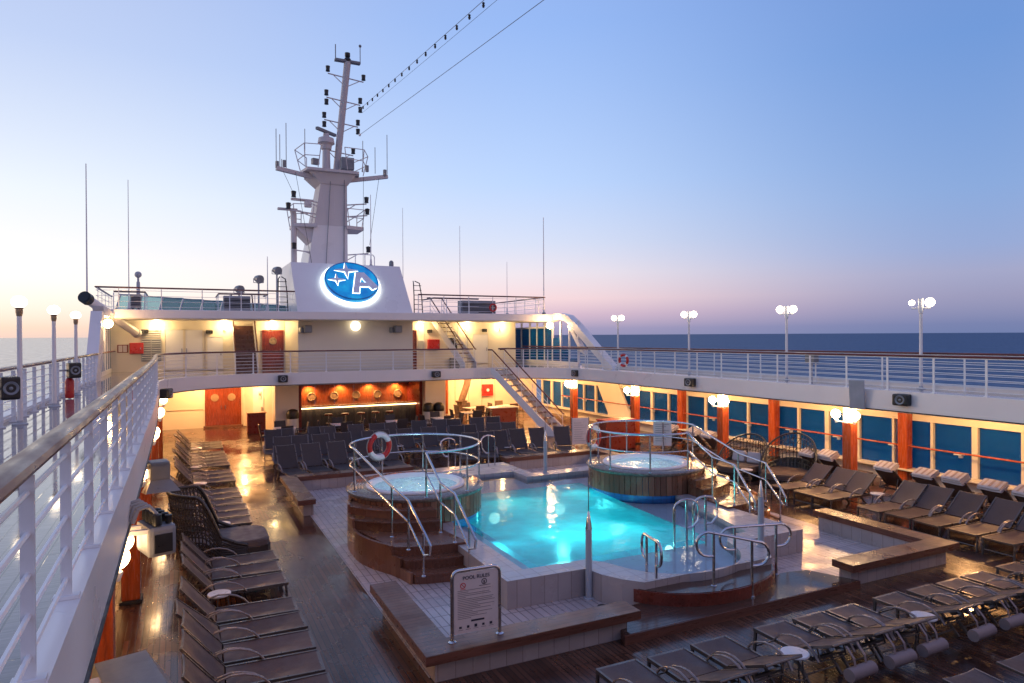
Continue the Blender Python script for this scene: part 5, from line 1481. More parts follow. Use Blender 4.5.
# ================================================================== BENCHES
def bench(label, poly, base, z=.45):
    t = thing('bench', label, 'bench', (poly[0][0], poly[0][1], 0), 0, 'wood topped benches round the pool')
    m = MB(); m.prism(base, 0, z - .13); part('base', m, M['tile_wall'], t, world=True)
    m = MB(); m.prism(poly, z - .13, z - .004); part('edge', m, M['fascia_wood'], t, world=True)
    ins = off(poly, -.006)
    m = MB(); m.prism(ins, z - .0045, z + .003); part('seat', m, M['bench_wood'], t, world=True)
def Lpoly(x0, x1, y0, y1, w, mir, far=False):
    # corner at (x0,y0); arms along +x to x1 and along +y to y1
    P = [(x0, y0), (x1, y0), (x1, y0 + w), (x0 + w, y0 + w), (x0 + w, y1), (x0, y1)]
    return [(mx(x, mir), y) for x, y in P][::-1 if mir else 1]
bench('L shaped wooden bench at the near left pool corner behind the sign', Lpoly(2.9, 6.4, 8.68, 11.7, .46, False), Lpoly(3.08, 6.25, 8.84, 11.55, .26, False))
bench('L shaped wooden bench at the near right pool corner', Lpoly(2.85, 6.05, 8.62, 11.85, .46, True), Lpoly(3.03, 5.9, 8.78, 11.7, .26, True))
def Lfar(x0, x1, y0, y1, w, mir):
    P = [(x0, y0), (x0 + w, y0), (x0 + w, y1 - w), (x1, y1 - w), (x1, y1), (x0, y1)]
    return [(mx(x, mir), y) for x, y in P][::-1 if mir else 1]
bench('L shaped wooden bench at the far left pool corner', Lfar(2.72, 6.9, 18.6, 22.3, .46, False), Lfar(2.88, 6.75, 18.75, 22.12, .26, False))
bench('L shaped wooden bench at the far right pool corner', Lfar(2.72, 6.9, 18.9, 22.3, .46, True), Lfar(2.88, 6.75, 19.05, 22.12, .26, True))
t = thing('far_steps', 'low wooden steps between the far benches leading to the pool', 'step', (8.6, 21.6, 0))
m = MB(); m.prism([(7.3, 21.0), (9.8, 21.0), (9.8, 21.4), (7.3, 21.4)], 0, .3); m.prism([(7.3, 21.4), (9.8, 21.4), (9.8, 21.75), (7.3, 21.75)], 0, .15); part('treads', m, M['step_wood'], t, world=True)

# ================================================================== POOL RULES SIGN
sg = thing('rules_sign', 'upright pool rules sign in a steel hoop frame on the near bench', 'sign', (3.73, 8.93, .453), R(-2))
m = MB(); hw, hh = .36, .99
pts = [(-hw, 0, 0), (-hw, 0, hh - .1)] + [(-hw + .1 - .1 * math.cos(R(a)), 0, hh - .1 + .1 * math.sin(R(a))) for a in (22, 45, 67, 90)] + [(hw - .1 + .1 * math.cos(R(a)), 0, hh - .1 + .1 * math.sin(R(a))) for a in (90, 67, 45, 22)] + [(hw, 0, hh - .1), (hw, 0, 0)]
m.tube(pts, .024, 10)
for sx in (-hw, hw): m.lathe([(.06, 0), (.06, .012), (.03, .03)], (sx, 0, 0), 12)
part('frame', m, M['steel'], sg)
m = MB(); m.box(-.335, .335, -.008, .008, .1, hh - .035, .003); part('panel', m, M['paper'], sg)
def text_mesh(body, size, name='lettering'):
    cu = bpy.data.curves.new(name, 'FONT'); cu.body = body; cu.size = size; cu.align_x = 'CENTER'; cu.extrude = .001; cu.offset = .0008
    o = bpy.data.objects.new(name, cu); COL.objects.link(o)
    dg = bpy.context.evaluated_depsgraph_get(); dg.update()
    me = bpy.data.meshes.new_from_object(o.evaluated_get(dg))
    bpy.data.objects.remove(o)
    return me
me = text_mesh('POOL RULES', .072)
me.transform(Matrix.Translation((0.0, -.011, .855)) @ Matrix.Rotation(PI / 2, 4, 'X'))
part('title', me, M['ink'], sg)
m = MB()
z = .70
for k, wd in enumerate((.5, .16, .48, .5, .12, .54, .52, .56, .3, .55, .34, .5, .22, .52, .3, .44, .2)):
    m.box(-.28, -.28 + wd, -.0105, -.0085, z, z + .007); z -= .0245
part('fine_print', m, M['ink_grey'], sg)
m = MB()
for cx, r_, in ((.12, .042),):
    m.lathe([(r_, 0), (r_, .002), (r_ - .011, .002), (r_ - .011, 0)], (cx, -.0085, .795), 20, rx)
m.cbox((.12, -.0095, .79), (.02, .002, .04)); m.cbox((.13, -.0095, .742), (.17, .002, .007)); m.cbox((0.02, -.0095, .265), (.2, .002, .026))
for k in range(5): m.cbox((-.24 + .115 * k, -.0095, .19 + .0 * k), (.04 - .004 * (k % 2), .002, .03 + .006 * (k % 3)))
part('symbols', m, M['ink'], sg)
m = MB(); m.lathe([(.042, 0), (.042, .002), (.031, .002), (.031, 0)], (-.2, -.0085, .775), 20, rx); m.cbox((-.2, -.0095, .775), (.07, .002, .01), 0, 0, 0, R(45)); m.cbox((-.2, -.0095, .722), (.08, .002, .008)); part('warning_symbol', m, M['ink_red'], sg)
m = MB()
for k in range(5): m.box(-.275 + .115 * k, -.2 + .115 * k, -.0105, -.0085, .15, .156)
part('captions', m, M['ink_grey'], sg)

# ================================================================== SUN LOUNGERS
def make_lounger(label, group, loc, rz, sling, back_ang=48, back_len=.78, seat_len=1.18, width=.62, arm=0.0):
    """local: foot at y=0, head towards +y"""
    t = thing('sun_lounger', label, 'sun lounger', loc, rz, group)
    w = width / 2; zs = .36
    a = R(back_ang); hy = seat_len; ty, tz = hy + back_len * math.cos(a), zs + back_len * math.sin(a)
    m = MB()
    for q in (-1, 1):
        m.flat([(q * w, 0, zs), (q * w, hy + .35, zs)], .035, .05)
    m.flat([(-w, .0, zs), (w, .0, zs)], .05, .035, up=(0, 0, 1)); m.flat([(-w, hy + .35, zs), (w, hy + .35, zs)], .05, .035)
    part('frame', m, M['frame'], t)
    m = MB(); n_ = 10
    vs = []
    for i in range(n_ + 1):
        y = .02 + (hy - .03) * i / n_
        dip = -.035 * math.sin(PI * i / n_)
        for j in range(5):
            x = -w + .02 + (2 * w - .04) * j / 4
            vs.append((x, y, zs + .018 + dip * (1 - abs(j - 2) / 2.4)))
    k = len(vs); vs += [(x, y, z - .016) for x, y, z in vs]
    fs = []
    for i in range(n_):
        for j in range(4):
            p = i * 5 + j; fs.append((p, p + 1, p + 6, p + 5)); fs.append((k + p + 5, k + p + 6, k + p + 1, k + p))
    for i in range(n_):
        p = i * 5; fs.append((p, p + 5, k + p + 5, k + p)); p = i * 5 + 4; fs.append((p + 5, p, k + p, k + p + 5))
    for j in range(4):
        fs.append((j + 1, j, k + j, k + j + 1)); p = n_ * 5 + j; fs.append((p, p + 1, k + p + 1, k + p))
    m.add(vs, fs, True); part('seat', m, sling, t)
    m = MB()
    vs = []; n_ = 6
    for i in range(n_ + 1):
        s_ = .02 + (back_len - .03) * i / n_; dip = -.03 * math.sin(PI * i / n_)
        for j in range(5):
            x = -w + .02 + (2 * w - .04) * j / 4; d_ = dip * (1 - abs(j - 2) / 2.4)
            # top edge sags slightly between the side rails
            sg_ = -.025 * (1 - (abs(j - 2) / 2) ** 2) * (i / n_)
            vs.append((x, hy + (s_ + sg_) * math.cos(a) - d_ * math.sin(a) * 1.0, zs + .02 + (s_ + sg_) * math.sin(a) + d_ * math.cos(a)))
    k = len(vs); nx_, nz_ = math.sin(a) * .016, -math.cos(a) * .016
    vs += [(x, y + nx_, z + nz_) for x, y, z in vs]
    fs = []
    for i in range(n_):
        for j in range(4):
            p = i * 5 + j; fs.append((p, p + 1, p + 6, p + 5)); fs.append((k + p + 5, k + p + 6, k + p + 1, k + p))
    for i in range(n_):
        p = i * 5; fs.append((p, p + 5, k + p + 5, k + p)); p = i * 5 + 4; fs.append((p + 5, p, k + p, k + p + 5))
    for j in range(4):
        fs.append((j + 1, j, k + j, k + j + 1)); p = n_ * 5 + j; fs.append((p, p + 1, k + p + 1, k + p))
    m.add(vs, fs, True); bk = part('backrest', m, sling, t)
    m = MB()
    for q in (-1, 1): m.flat([(q * w, hy, zs + .005), (q * w, ty, tz + .005)], .03, .035, up=(0, -math.sin(a), math.cos(a)))
    m.tube([(-w, ty, tz), (-w * .5, ty - .02 * math.cos(a), tz - .02 * math.sin(a)), (w * .5, ty - .02 * math.cos(a), tz - .02 * math.sin(a)), (w, ty, tz)], .017, 6)
    m.tube([(-w * .8, hy + back_len * .55 * math.cos(a), zs + back_len * .55 * math.sin(a)), (-w * .8, hy + .42, zs - .02), (w * .8, hy + .42, zs - .02), (w * .8, hy + back_len * .55 * math.cos(a), zs + back_len * .55 * math.sin(a))], .012, 5)
    part('back_frame', m, M['frame'], bk)
    for q in (-1, 1):
        m = MB(); y0 = hy - .42
        y0 += arm - .08
        ends = [(y0, zs), (y0 + .07, zs + .09), (y0 + .18, zs + .16), (y0 + .32, zs + .205), (y0 + .46, zs + .215), (y0 + .6, zs + .18), (y0 + .72, zs + .10), (y0 + .78, zs + .02)]
        m.sweep([(q * (w + .035), y, z) for y, z in ends], [(-.019, -.010), (.019, -.010), (.019, .006), (.009, .011), (-.009, .011), (-.019, .006)], up=(0, 0, 1)); part('armrest', m, M['arm'], t)
    for q in (-1, 1):
        m = MB(); m.flat([(q * w, .03, zs), (q * w, .0, 0)], .032, .04, up=(0, 1, 0)); part('leg', m, M['frame'], t)
        m = MB(); m.flat([(q * w, hy - .05, zs), (q * w, hy + .3, 0)], .032, .04, up=(0, 1, 0)); part('leg', m, M['frame'], t)
    m = MB(); m.tube([(-w, hy + .22, .09), (w, hy + .22, .09)], .014, 6); part('stretcher', m, M['frame'], t)
    m = MB(); m.tube([(-w, .012, .12), (w, .012, .12)], .012, 6); part('stretcher', m, M['frame'], t)
    return t

def make_table(label, loc):
    t = thing('side_table', label, 'side table', loc, 0, 'small round white side tables')
    m = MB(); m.lathe([(.001, .46), (.17, .46), (.185, .475), (.18, .495), (.001, .5)], n=24); part('tabletop', m, M['table_white'], t)
    for k in range(3):
        a = 2 * PI * k / 3 + .3
        m = MB(); m.tube([(.13 * math.cos(a), .13 * math.sin(a), .46), (.19 * math.cos(a), .19 * math.sin(a), 0)], .013, 6); part('leg', m, M['frame'], t)
    m = MB(); m.tube([(.16 * math.cos(2 * PI * q / 14), .16 * math.sin(2 * PI * q / 14), .2) for q in range(14)], .008, 5, True); part('ring', m, M['frame'], t)
    return t
TAB = [None]
def table(x, y, label, z=0):
    if TAB[0] is None: TAB[0] = make_table(label, (x, y, z))
    else: copy_thing(TAB[0], (x, y, z), random.uniform(0, 6), label)

# --- left row (feet towards the pool): local +y -> world -x  => rz = +90deg
g = 'loungers in the long left row'
near = [8.7, 9.42, 10.15, 10.92, 11.62, 12.98, 13.72, 14.42]
far = [17.55, 18.28, 19.0, 19.72, 20.5, 21.22, 22.9, 23.62, 24.34, 25.8, 26.5, 27.2, 27.9, 28.6, 30.0, 30.7, 31.4]
proto_left = None; proto_low = None
for k, y in enumerate(near + far):
    if k < len(near):
        lab = f'brown sling lounger in the left row nearer than the wicker daybed, {ORD[k]} from the camera'
    else:
        lab = f'brown sling lounger in the left row beyond the wicker daybed, {ORD[k-len(near)]} after it'
    x = (1.66 if k < len(near) else 1.45) + random.uniform(-.03, .03)
    if proto_left is None: proto_left = make_lounger(lab, g, (x, y, 0), R(90), M['sling'], 50)
    elif k % 5 == 3:
        if proto_low is None: proto_low = make_lounger(lab, g, (x, y, 0), R(91), M['sling'], 42)
        else: copy_thing(proto_low, (x, y, 0), R(90) + random.uniform(-.04, .04), lab, g)
    else: copy_thing(proto_left, (x, y, 0), R(90) + random.uniform(-.04, .04), lab, g)
for x, y, lab in ((.53, 12.32, 'round white side table between the near left loungers'), (.8, 17.0, 'round white side table just beyond the left wicker daybed'), (.46, 22.05, 'round white side table in the left row, second beyond the daybed'),
                  (.40, 25.05, 'round white side table in the left row, third beyond the daybed'), (.5, 29.3, 'round white side table in the left row, farthest beyond the daybed')):
    table(x, y, lab)
# --- front row, foot away from the camera, heads towards the camera: local +y -> world -y
g = 'loungers in the row nearest the camera'
proto_front = None
frow = [5.15, 5.95, 6.73, 7.93, 8.72, 9.44, 10.56, 11.39, 12.14, 12.9, 14.0, 14.75]
for k, x in enumerate(frow):
    lab = f'brown sling lounger in the front row by the camera, {ORD[k]} from the left'
    if proto_front is None: proto_front = make_lounger(lab, g, (x, 7.53, 0), R(180), M['sling'], 24, .72, .70, .62, .2)
    else: copy_thing(proto_front, (x, 7.53 + random.uniform(-.03, .03), 0), R(180) + random.uniform(-.02, .02), lab, g)
for x, lab in ((7.33, 'round white side table in the front row, left one'), (10.02, 'round white side table in the front row, middle one'), (13.45, 'round white side table in the front row, right one')):
    table(x, 6.55, lab)
# second front row lying flat, feet towards the camera
g = 'flat loungers behind the front row'
pf = None
for k, x in enumerate((7.2, 8.0, 8.8, 9.9, 10.7, 11.5, 12.6)):
    lab = f'flat dark lounger at the bottom edge behind the front row, {ORD[k]} from the left'
    if pf is None: pf = make_lounger(lab, g, (x, 3.35, 0), 0, M['sling'], 3)
    else: copy_thing(pf, (x, 3.35 + random.uniform(-.03, .03), 0), random.uniform(-.03, .03), lab, g)
# rolled cushions hung behind the front row
for k, (x, dy, tilt) in enumerate(((7.93, 0, .05), (8.72, .0, .02), (9.44, .02, .03), (10.56, 0, .05), (11.39, .02, .0), (12.14, 0, .35), (12.9, .0, -.05), (14.0, 0, .02))):
    lab = f'rolled pale cushion hung on straps behind the front row, {ORD[k]} from the left'
    t = thing('rolled_cushion', lab, 'cushion', (x, 6.02 + dy, .34), tilt, 'rolled cushions hung behind the front loungers')
    m = MB(); m.sweep([(-.24, 0, 0), (-.225, 0, 0), (-.08, 0, 0), (.08, 0, 0), (.225, 0, 0), (.24, 0, 0)], [(.085 * math.cos(2 * PI * q / 14), .085 * math.sin(2 * PI * q / 14)) for q in range(14)]); 
    part('roll', m, M['pale_cushion'], t)
    for sx in (-.11, .11):
        m = MB(); m.flat([(sx, .0, .08), (sx, .02, .18), (sx, .13, .30)], .035, .006, up=(0, -1, .3)); part('strap', m, M['pale_cushion'], t)
# --- right row 1, feet towards the pool: local +y -> world +x => rz = -90
g = 'loungers in the right row facing the pool'
pr_ = None
rrow = [8.5, 9.25, 10.05, 10.78, 11.5, 12.92, 13.52, 14.35]
for k, y in enumerate(rrow):
    lab = f'taupe sling lounger in the right row facing the pool, {ORD[k]} from the right'
    if pr_ is None: pr_ = make_lounger(lab, g, (15.47, y, 0), R(-90), M['sling_side'], 40, .8)
    else: copy_thing(pr_, (15.47 + random.uniform(-.04, .04), y, 0), R(-90) + random.uniform(-.03, .03), lab, g)
table(16.75, 12.2, 'round white side table between the right row loungers')
table(16.15, 16.3, 'round white side table beside the right wicker daybeds')
# --- right row 2, heads towards the pool, feet to the windows
g = 'loungers facing the right windows'
r2 = [8.4, 9.25, 10.05, 10.95, 11.75, 12.9, 14.85, 15.55, 20.2, 21.0, 22.4, 23.1]
pr2 = None
for k, y in enumerate(r2):
    lab = f'taupe sling lounger facing the blue windows, {ORD[k]} from the right'
    if pr2 is None: pr2 = make_lounger(lab, g, (19.75, y, 0), R(90), M['sling_side'], 44, .8)
    else: copy_thing(pr2, (19.75 + random.uniform(-.04, .04), y, 0), R(90) + random.uniform(-.02, .02), lab, g)
    t = thing('folded_towel', f'folded striped towel pad on the headrest of a window lounger, {ORD[k]} from the right', 'towel', (18.1, y, .93), R(90) + random.uniform(-.08, .08), 'folded towels on the window loungers')
    tl_ = R(-24); nl = 2 if k % 3 else 3
    m = MB()
    for q in range(nl):
        hw_ = .28 - .012 * q + random.uniform(-.01, .01); zc = .03 + .062 * q
        prof_ = [(.2 * math.cos(a_) * (1 if abs(math.cos(a_)) < .8 else 1.0), .036 * math.copysign(min(1, abs(math.sin(a_)) * 1.5), math.sin(a_))) for a_ in [2 * PI * i_ / 16 for i_ in range(16)]]
        m.sweep([(-hw_, 0, zc), (-hw_ + .02, 0, zc), (-.1, 0, zc - .006), (.1, 0, zc + .004), (hw_ - .02, 0, zc), (hw_, 0, zc)], prof_, up=(0, 0, 1))
    rot_ = Matrix.Rotation(tl_, 3, 'X')
    m.v = [tuple(rot_ @ Vector(p)) for p in m.v]
    part('pad', m, M['towel'], t)
    m = MB()
    for q in range(nl):
        for xx in (-.16, .0, .16): m.box(xx - .03, xx + .03, -.15, .15, .068 + .062 * q - .002, .0695 + .062 * q)
    m.v = [tuple(rot_ @ Vector(p)) for p in m.v]
    part('stripe', m, M['pale_cushion'], t)
# --- far lounge area, facing the pool
g = 'charcoal loungers beyond the pool'
pfar = None
rows = [(22.75, 'front', [3.35, 4.12, 4.98, 5.75, 6.6, 9.3, 10.1, 10.95, 11.75, 12.6, 13.4]), (25.0, 'second', [3.2, 3.98, 4.85, 5.62, 6.45, 7.25, 8.1, 8.9, 9.8, 10.6, 11.5, 12.3]), (27.25, 'third', [3.1, 3.9, 4.8, 5.6, 6.5, 7.3, 8.2, 9.0, 9.9, 10.7, 11.6, 12.4])]
for y, rn, xs in rows:
    for k, x in enumerate(xs):
        lab = f'charcoal high backed lounger beyond the pool, {ORD[k]} from the left in the {rn} row'
        rz = random.uniform(-.14, .14) + (0 if x < 9 else R(-14))
        if pfar is None: pfar = make_lounger(lab, g, (x, y, 0), rz, M['sling_far'], 58, .88, 1.1, .64)
        else: copy_thing(pfar, (x, y + random.uniform(-.08, .08), 0), rz, lab, g)
for x, y, lab in ((5.38, 24.2, 'round white side table in the front charcoal row behind the left bench'), (4.42, 26.3, 'round white side table in the second charcoal row, left one'), (7.68, 26.2, 'round white side table in the second charcoal row, middle one'), (11.05, 26.3, 'round white side table in the second charcoal row, right one'), (11.35, 24.0, 'round white side table in the front charcoal row, right part'), (5.2, 28.6, 'round white side table in the third charcoal row, left one'), (9.45, 28.6, 'round white side table in the third charcoal row, right one'), (3.75, 28.4, 'round white side table at the left end of the third charcoal row')):
    table(x, y, lab)

# dining tables + chairs
def make_chair(label, loc, rz, mat, group):
    t = thing('dining_chair', label, 'chair', loc, rz, group)
    m = MB(); m.box(-.26, .26, -.25, .25, .40, .46, .02); part('seat', m, mat, t)
    m = MB(); m.box(-.26, .26, .2, .26, .46, .95, .02); m.v = [(x, y + (z - .46) * .18, z) for x, y, z in m.v]; part('backrest', m, mat, t)
    for q in (-1, 1):
        m = MB(); m.tube([(q * .27, -.22, .4), (q * .27, -.2, .64), (q * .27, .24, .66)], .02, 6); part('armrest', m, M['frame'], t)
        for yy in (-.22, .22):
            m = MB(); m.tube([(q * .24, yy, .4), (q * .25, yy * 1.1, 0)], .018, 6); part('leg', m, M['frame'], t)
    return t
def make_dtable(label, loc):
    t = thing('dining_table', label, 'table', loc, 0, 'square white dining tables')
    m = MB(); m.box(-.45, .45, -.45, .45, .71, .745, .012); part('tabletop', m, M['table_white'], t)
    m = MB(); m.tube([(0, 0, .03), (0, 0, .71)], .04, 8); part('stem', m, M['dark'], t)
    m = MB(); m.box(-.28, .28, -.28, .28, 0, .03, .01); part('foot', m, M['dark'], t)
    return t
dt = None; ch1 = None; ch2 = None; words_t = {}
spots = [(4.1, 32.0, 'at the left end before the bar'), (6.7, 32.2, 'before the left part of the bar'), (9.25, 32.1, 'before the right part of the bar'), (11.7, 32.3, 'before the right pier'), (13.9, 34.0, 'by the orange door'), (15.0, 36.2, 'in the right alcove by the leaning strut'), (17.2, 36.4, 'in the right alcove by the red box')]
for i, (x, y, wh) in enumerate(spots):
    lab = f'square white dining table {wh}'
    if dt is None: dt = make_dtable(lab, (x, y, 0))
    else: copy_thing(dt, (x, y, 0), random.uniform(-.2, .2), lab)
    warm = i >= 5
    for q, (dx, dy, rz, sd) in enumerate(((0, -.75, PI, 'near'), (.75, 0, -PI / 2, 'right'), (0, .75, 0, 'far'), (-.75, 0, PI / 2, 'left'))):
        if i == 4 and q == 2: continue
        l2 = f'{"brown" if warm else "charcoal"} chair, {sd} side of the table {wh}'
        gname = 'chairs round the dining tables'
        loc = (x + dx, y + dy, 0)
        if warm:
            if ch2 is None: ch2 = make_chair(l2, loc, rz, M['chair'], gname)
            else: copy_thing(ch2, loc, rz + random.uniform(-.3, .3), l2)
        else:
            if ch1 is None: ch1 = make_chair(l2, loc, rz, M['sling_far'], gname)
            else: copy_thing(ch1, loc, rz + random.uniform(-.2, .2), l2)

# ================================================================== WICKER DAYBEDS
def shell_points(w, d, h_, n_=26, mlev=9, open_ang=100, flare=.12):
    pts = []
    for i in range(mlev + 1):
        f = i / mlev
        row = []
        for j in range(n_ + 1):
            a = R(-open_ang + 2 * open_ang * j / n_)
            # back is at local +y, lower towards the open front
            k = math.cos(a * 90 / open_ang)
            hh = .18 + (h_ - .18) * max(0, k) ** .65
            sc_ = 1 + flare * f
            row.append((w / 2 * sc_ * math.sin(a), d * .5 * sc_ * math.cos(a), .12 + (hh - .12) * f))
        pts.append(row)
    return pts
def daybed(label, loc, rz, w, d, h_, cush, pillows=0, solid=False):
    t = thing('wicker_daybed', label, 'daybed', loc, rz, 'dark wicker daybeds')
    P = shell_points(w, d, h_)
    m = MB(); nq = len(P[0])
    m.add([(x * .99, y * .99, .10 + (z - .10) * .45) for x, y, z in P[-1]] + [(x * .97, y * .97, .10) for x, y, z in P[0]], [(j, j + 1, nq + j + 1, nq + j) for j in range(nq - 1)], True)
    part('lower_shell', m, M['wicker'], t)
    m = MB()
    if solid:
        vs = [p for r in P for p in r]; nn = len(P[0])
        m.add(vs, [(i * nn + j, i * nn + j + 1, (i + 1) * nn + j + 1, (i + 1) * nn + j) for i in range(len(P) - 1) for j in range(nn - 1)], True)
        vs2 = [(x * .985, y * .985, z) for x, y, z in vs]
        m.add(vs2, [(i * nn + j, (i + 1) * nn + j, (i + 1) * nn + j + 1, i * nn + j + 1) for i in range(len(P) - 1) for j in range(nn - 1)], True)
    else:
        for r in P[1::1]: m.tube(r, .013, 4, False, False)
        for j in range(0, len(P[0])): m.tube([r[j] for r in P], .013, 4, False, False)
        nn = len(P[0])
        for j in range(0, nn - 3, 2):
            m.tube([P[min(len(P) - 1, i)][min(nn - 1, j + i // 2)] for i in range(len(P))], .010, 4, False, False)
    part('back_shell', m, M['wicker'], t)
    m = MB(); m.tube(P[-1], .03, 8); part('rim', m, M['wicker'], t)
    m = MB()
    prof = [(w / 2 * math.sin(2 * PI * q / 40) , (d * .5) * math.cos(2 * PI * q / 40) - (0.25 if math.cos(2 * PI * q / 40) < 0 else 0) * abs(math.cos(2 * PI * q / 40))) for q in range(40)]
    m.prism(prof, .03, .30); part('base', m, M['wicker'], t)
    m = MB(); ins = [(x * .93, y * .93) for x, y in prof]
    m.sweep([(0, 0, .30), (0, 0, .32), (0, 0, .42), (0, 0, .44)], [(x * .98, y * .98) for x, y in ins], up=(0, 1, 0))
    m2 = MB(); m2.prism(ins, .302, .42); m2.prism([(x * .96, y * .96) for x, y in ins], .415, .445)
    part('cushion', m2, cush, t)
    for k in range(pillows):
        m = MB(); m.cbox((-.28 + .56 * k, d * .28, .62), (.5, .16, .38), R(-8 + 16 * k), .07, R(-18)); part('pillow', m, M['towel'], t)
    return t
# left chaise: solid woven hood on the left, long cushion towards the pool
t = thing('wicker_daybed', 'dark woven wicker chaise with rounded cushion in the left lounger row', 'daybed', (.75, 16.0, 0), 0, 'dark wicker daybeds')
m = MB()
prof = [(.42, .72), (.25, .735)]
for q in range(37):
    a = R(90 + 180 * q / 36); prof.append((-.02 + .78 * math.cos(a), .74 * math.sin(a)))
prof += [(.25, -.735), (.42, -.72)]
lev = 12; rows_ = []; np_ = len(prof) - 1
for i in range(lev + 1):
    f = i / lev; row = []
    for j, (x, y) in enumerate(prof):
        k = math.sin(PI * j / np_); q_ = min(1, k / .55); q_ = q_ * q_ * (3 - 2 * q_)
        hh = .40 + 1.0 * q_ + .12 * k
        row.append((x * (1 + .10 * f) - .16 * f * k, y * (1 + .05 * f - .10 * f * f), .08 + (hh - .08) * f))
    rows_.append(row)
nn = len(prof)
for r_ in rows_[1:]: m.tube(r_, .016, 4, False, False)
for j in range(0, nn): m.tube([r_[j] for r_ in rows_], .014, 4, False, False)
for j in range(0, nn - 5, 1): m.tube([rows_[i][min(nn - 1, j + i // 2)] for i in range(len(rows_))], .012, 4, False, False)
hood_m = simple('woven_wicker', (0.035, 0.028, 0.026), 0.4, 0, .5, 60, .15, bump=1.0, bscale=55)
part('hood', m, hood_m, t)
m = MB(); m.tube(rows_[-1], .035, 8); part('rim', m, M['wicker'], t)
base_p = [(.95, -.42), (.95, .42), (.88, .6), (.7, .7), (-.15, .72)] + [(x, y) for x, y in prof[2:-2:3]] + [(-.15, -.72), (.7, -.7), (.88, -.6)]
m = MB(); m.prism(base_p, .05, .33); part('base', m, hood_m, t)
m = MB(); cp = [(x * .97, y * .96) for x, y in base_p]
m.prism(cp, .332, .43); m.prism([(x * .975, y * .97) for x, y in cp], .425, .455); m.prism([(x * .94, y * .93) for x, y in cp], .45, .468); part('cushion', m, M['cushion'], t)
daybed('round dark wicker daybed with open lattice hood at the right, nearest the camera', (17.3, 15.75, 0), R(-70), 1.55, 1.5, 1.55, M['sling_side'], 0)
daybed('round dark wicker daybed with two white pillows behind the right hot tub stairs', (16.9, 17.35, 0), R(-75), 1.5, 1.5, 1.35, M['sling_side'], 2)

# ================================================================== EQUIPMENT UNDER THE LEFT RAIL
t = thing('projector_unit', 'pale grey equipment box on bracket arms with cables on top beside the left railing', 'equipment box', (-.28, 8.9, 2.45), R(18))
m = MB(); m.box(-.15, .15, -.24, .26, -.2, .15, .05); part('housing', m, M['midgrey'], t)
m = MB(); m.box(-.09, .1, -.252, -.239, -.15, .06, .004); part('window', m, M['black'], t)
m = MB(); m.box(.149, .162, -.18, .15, -.14, .1, .004); part('window', m, M['black'], t)
m = MB()
for k in range(4):
    y = -.2 + .13 * k
    m.lathe([(.05, .16), (.055, .2), (.05, .28), (.001, .29)], (-.05, y, 0), 10); m.lathe([(.035, .16), (.04, .25), (.001, .26)], (.08, y + .03, 0), 8)
part('connectors', m, M['black'], t)
m = MB()
for k in range(4):
    y = -.2 + .13 * k
    m.tube([(-.05, y, .28), (-.12, y + .04, .38), (-.24, y + .02, .36), (-.3, y, .22)], .022, 6)
part('cables', m, M['cable_lt'], t)
m = MB(); m.cbox((-.3, .12, .1), (.4, .06, .05), R(-18)); m.cbox((-.3, -.12, .1), (.4, .06, .05), R(-18)); part('bracket_arms', m, M['white'], t)
t = thing('flood_light', 'grey hooded floodlight hanging under the left railing beyond the equipment box', 'floodlight', (-.36, 13.0, 2.3), R(10))
m = MB(); m.box(-.15, .15, -.15, .2, .05, .36, .03); part('housing', m, M['box_grey'], t)
m = MB(); m.add([(-.15, -.15, .06), (.15, -.15, .06), (.26, -.42, -.1), (-.26, -.42, -.1), (-.15, .15, .06), (.15, .15, .06), (.26, .08, -.16), (-.26, .08, -.16)], [(0, 1, 2, 3), (7, 6, 5, 4), (3, 7, 4, 0), (1, 5, 6, 2), (0, 4, 5, 1)]); part('hood', m, M['box_grey'], t)
m = MB(); m.cbox((-.3, .1, .25), (.3, .06, .06)); part('bracket', m, M['white'], t)
t = thing('flood_light', 'grey sheet metal lamp housing with warm lit underside at the bottom left', 'floodlight', (-.3, 5.75, 2.22), R(14))
m = MB(); m.add([(-.28, -.42, -.12), (.26, -.42, -.2), (.26, .3, -.2), (-.28, .3, -.12), (-.25, -.4, .06), (.1, -.4, .06), (.1, .28, .06), (-.25, .28, .06)], [(4, 5, 6, 7), (0, 1, 5, 4), (1, 2, 6, 5), (2, 3, 7, 6), (3, 0, 4, 7)]); part('housing', m, M['box_grey'], t)
m = MB(); m.box(-.2, .2, -.34, .24, -.19, -.18); part('lens', m, M['led'], t)
m = MB(); m.cbox((-.32, 0, .02), (.2, .1, .06)); part('bracket', m, M['white'], t)
t = thing('speaker_panel', 'tilted flat grey panel speaker on the right balcony edge above a globe lamp', 'speaker', (17.55, 13.42, 3.05), R(-60))
m = MB(); m.box(-.2, .2, -.1, .04, -.45, .4, .02); m.v = [(x, y - z * .18, z) for x, y, z in m.v]; part('panel', m, M['unit_grey'], t)
m = MB(); m.cbox((0, .12, 0), (.08, .25, .08)); part('bracket', m, M['white'], t)
t = thing('life_buoy', 'red and white life buoy hung on the right upper railing', 'life ring', (17.62, 25.1, 3.7), R(-78))
m = MB(); m.tube([(.24 * math.cos(2 * PI * q / 20), 0, .24 * math.sin(2 * PI * q / 20)) for q in range(20)], .06, 8, True); part('ring', m, M['red'], t)
for q in range(4):
    a0 = PI / 4 + q * PI / 2
    m = MB(); m.tube([(.24 * math.cos(a0 + .09 * i - .18), 0, .24 * math.sin(a0 + .09 * i - .18)) for i in range(5)], .064, 8); part('white_band', m, M['white_clean'], t)
t = thing('speaker_panel', 'small grey control box on the right outer railing', 'control box', (19.9, 17.0, 3.95))
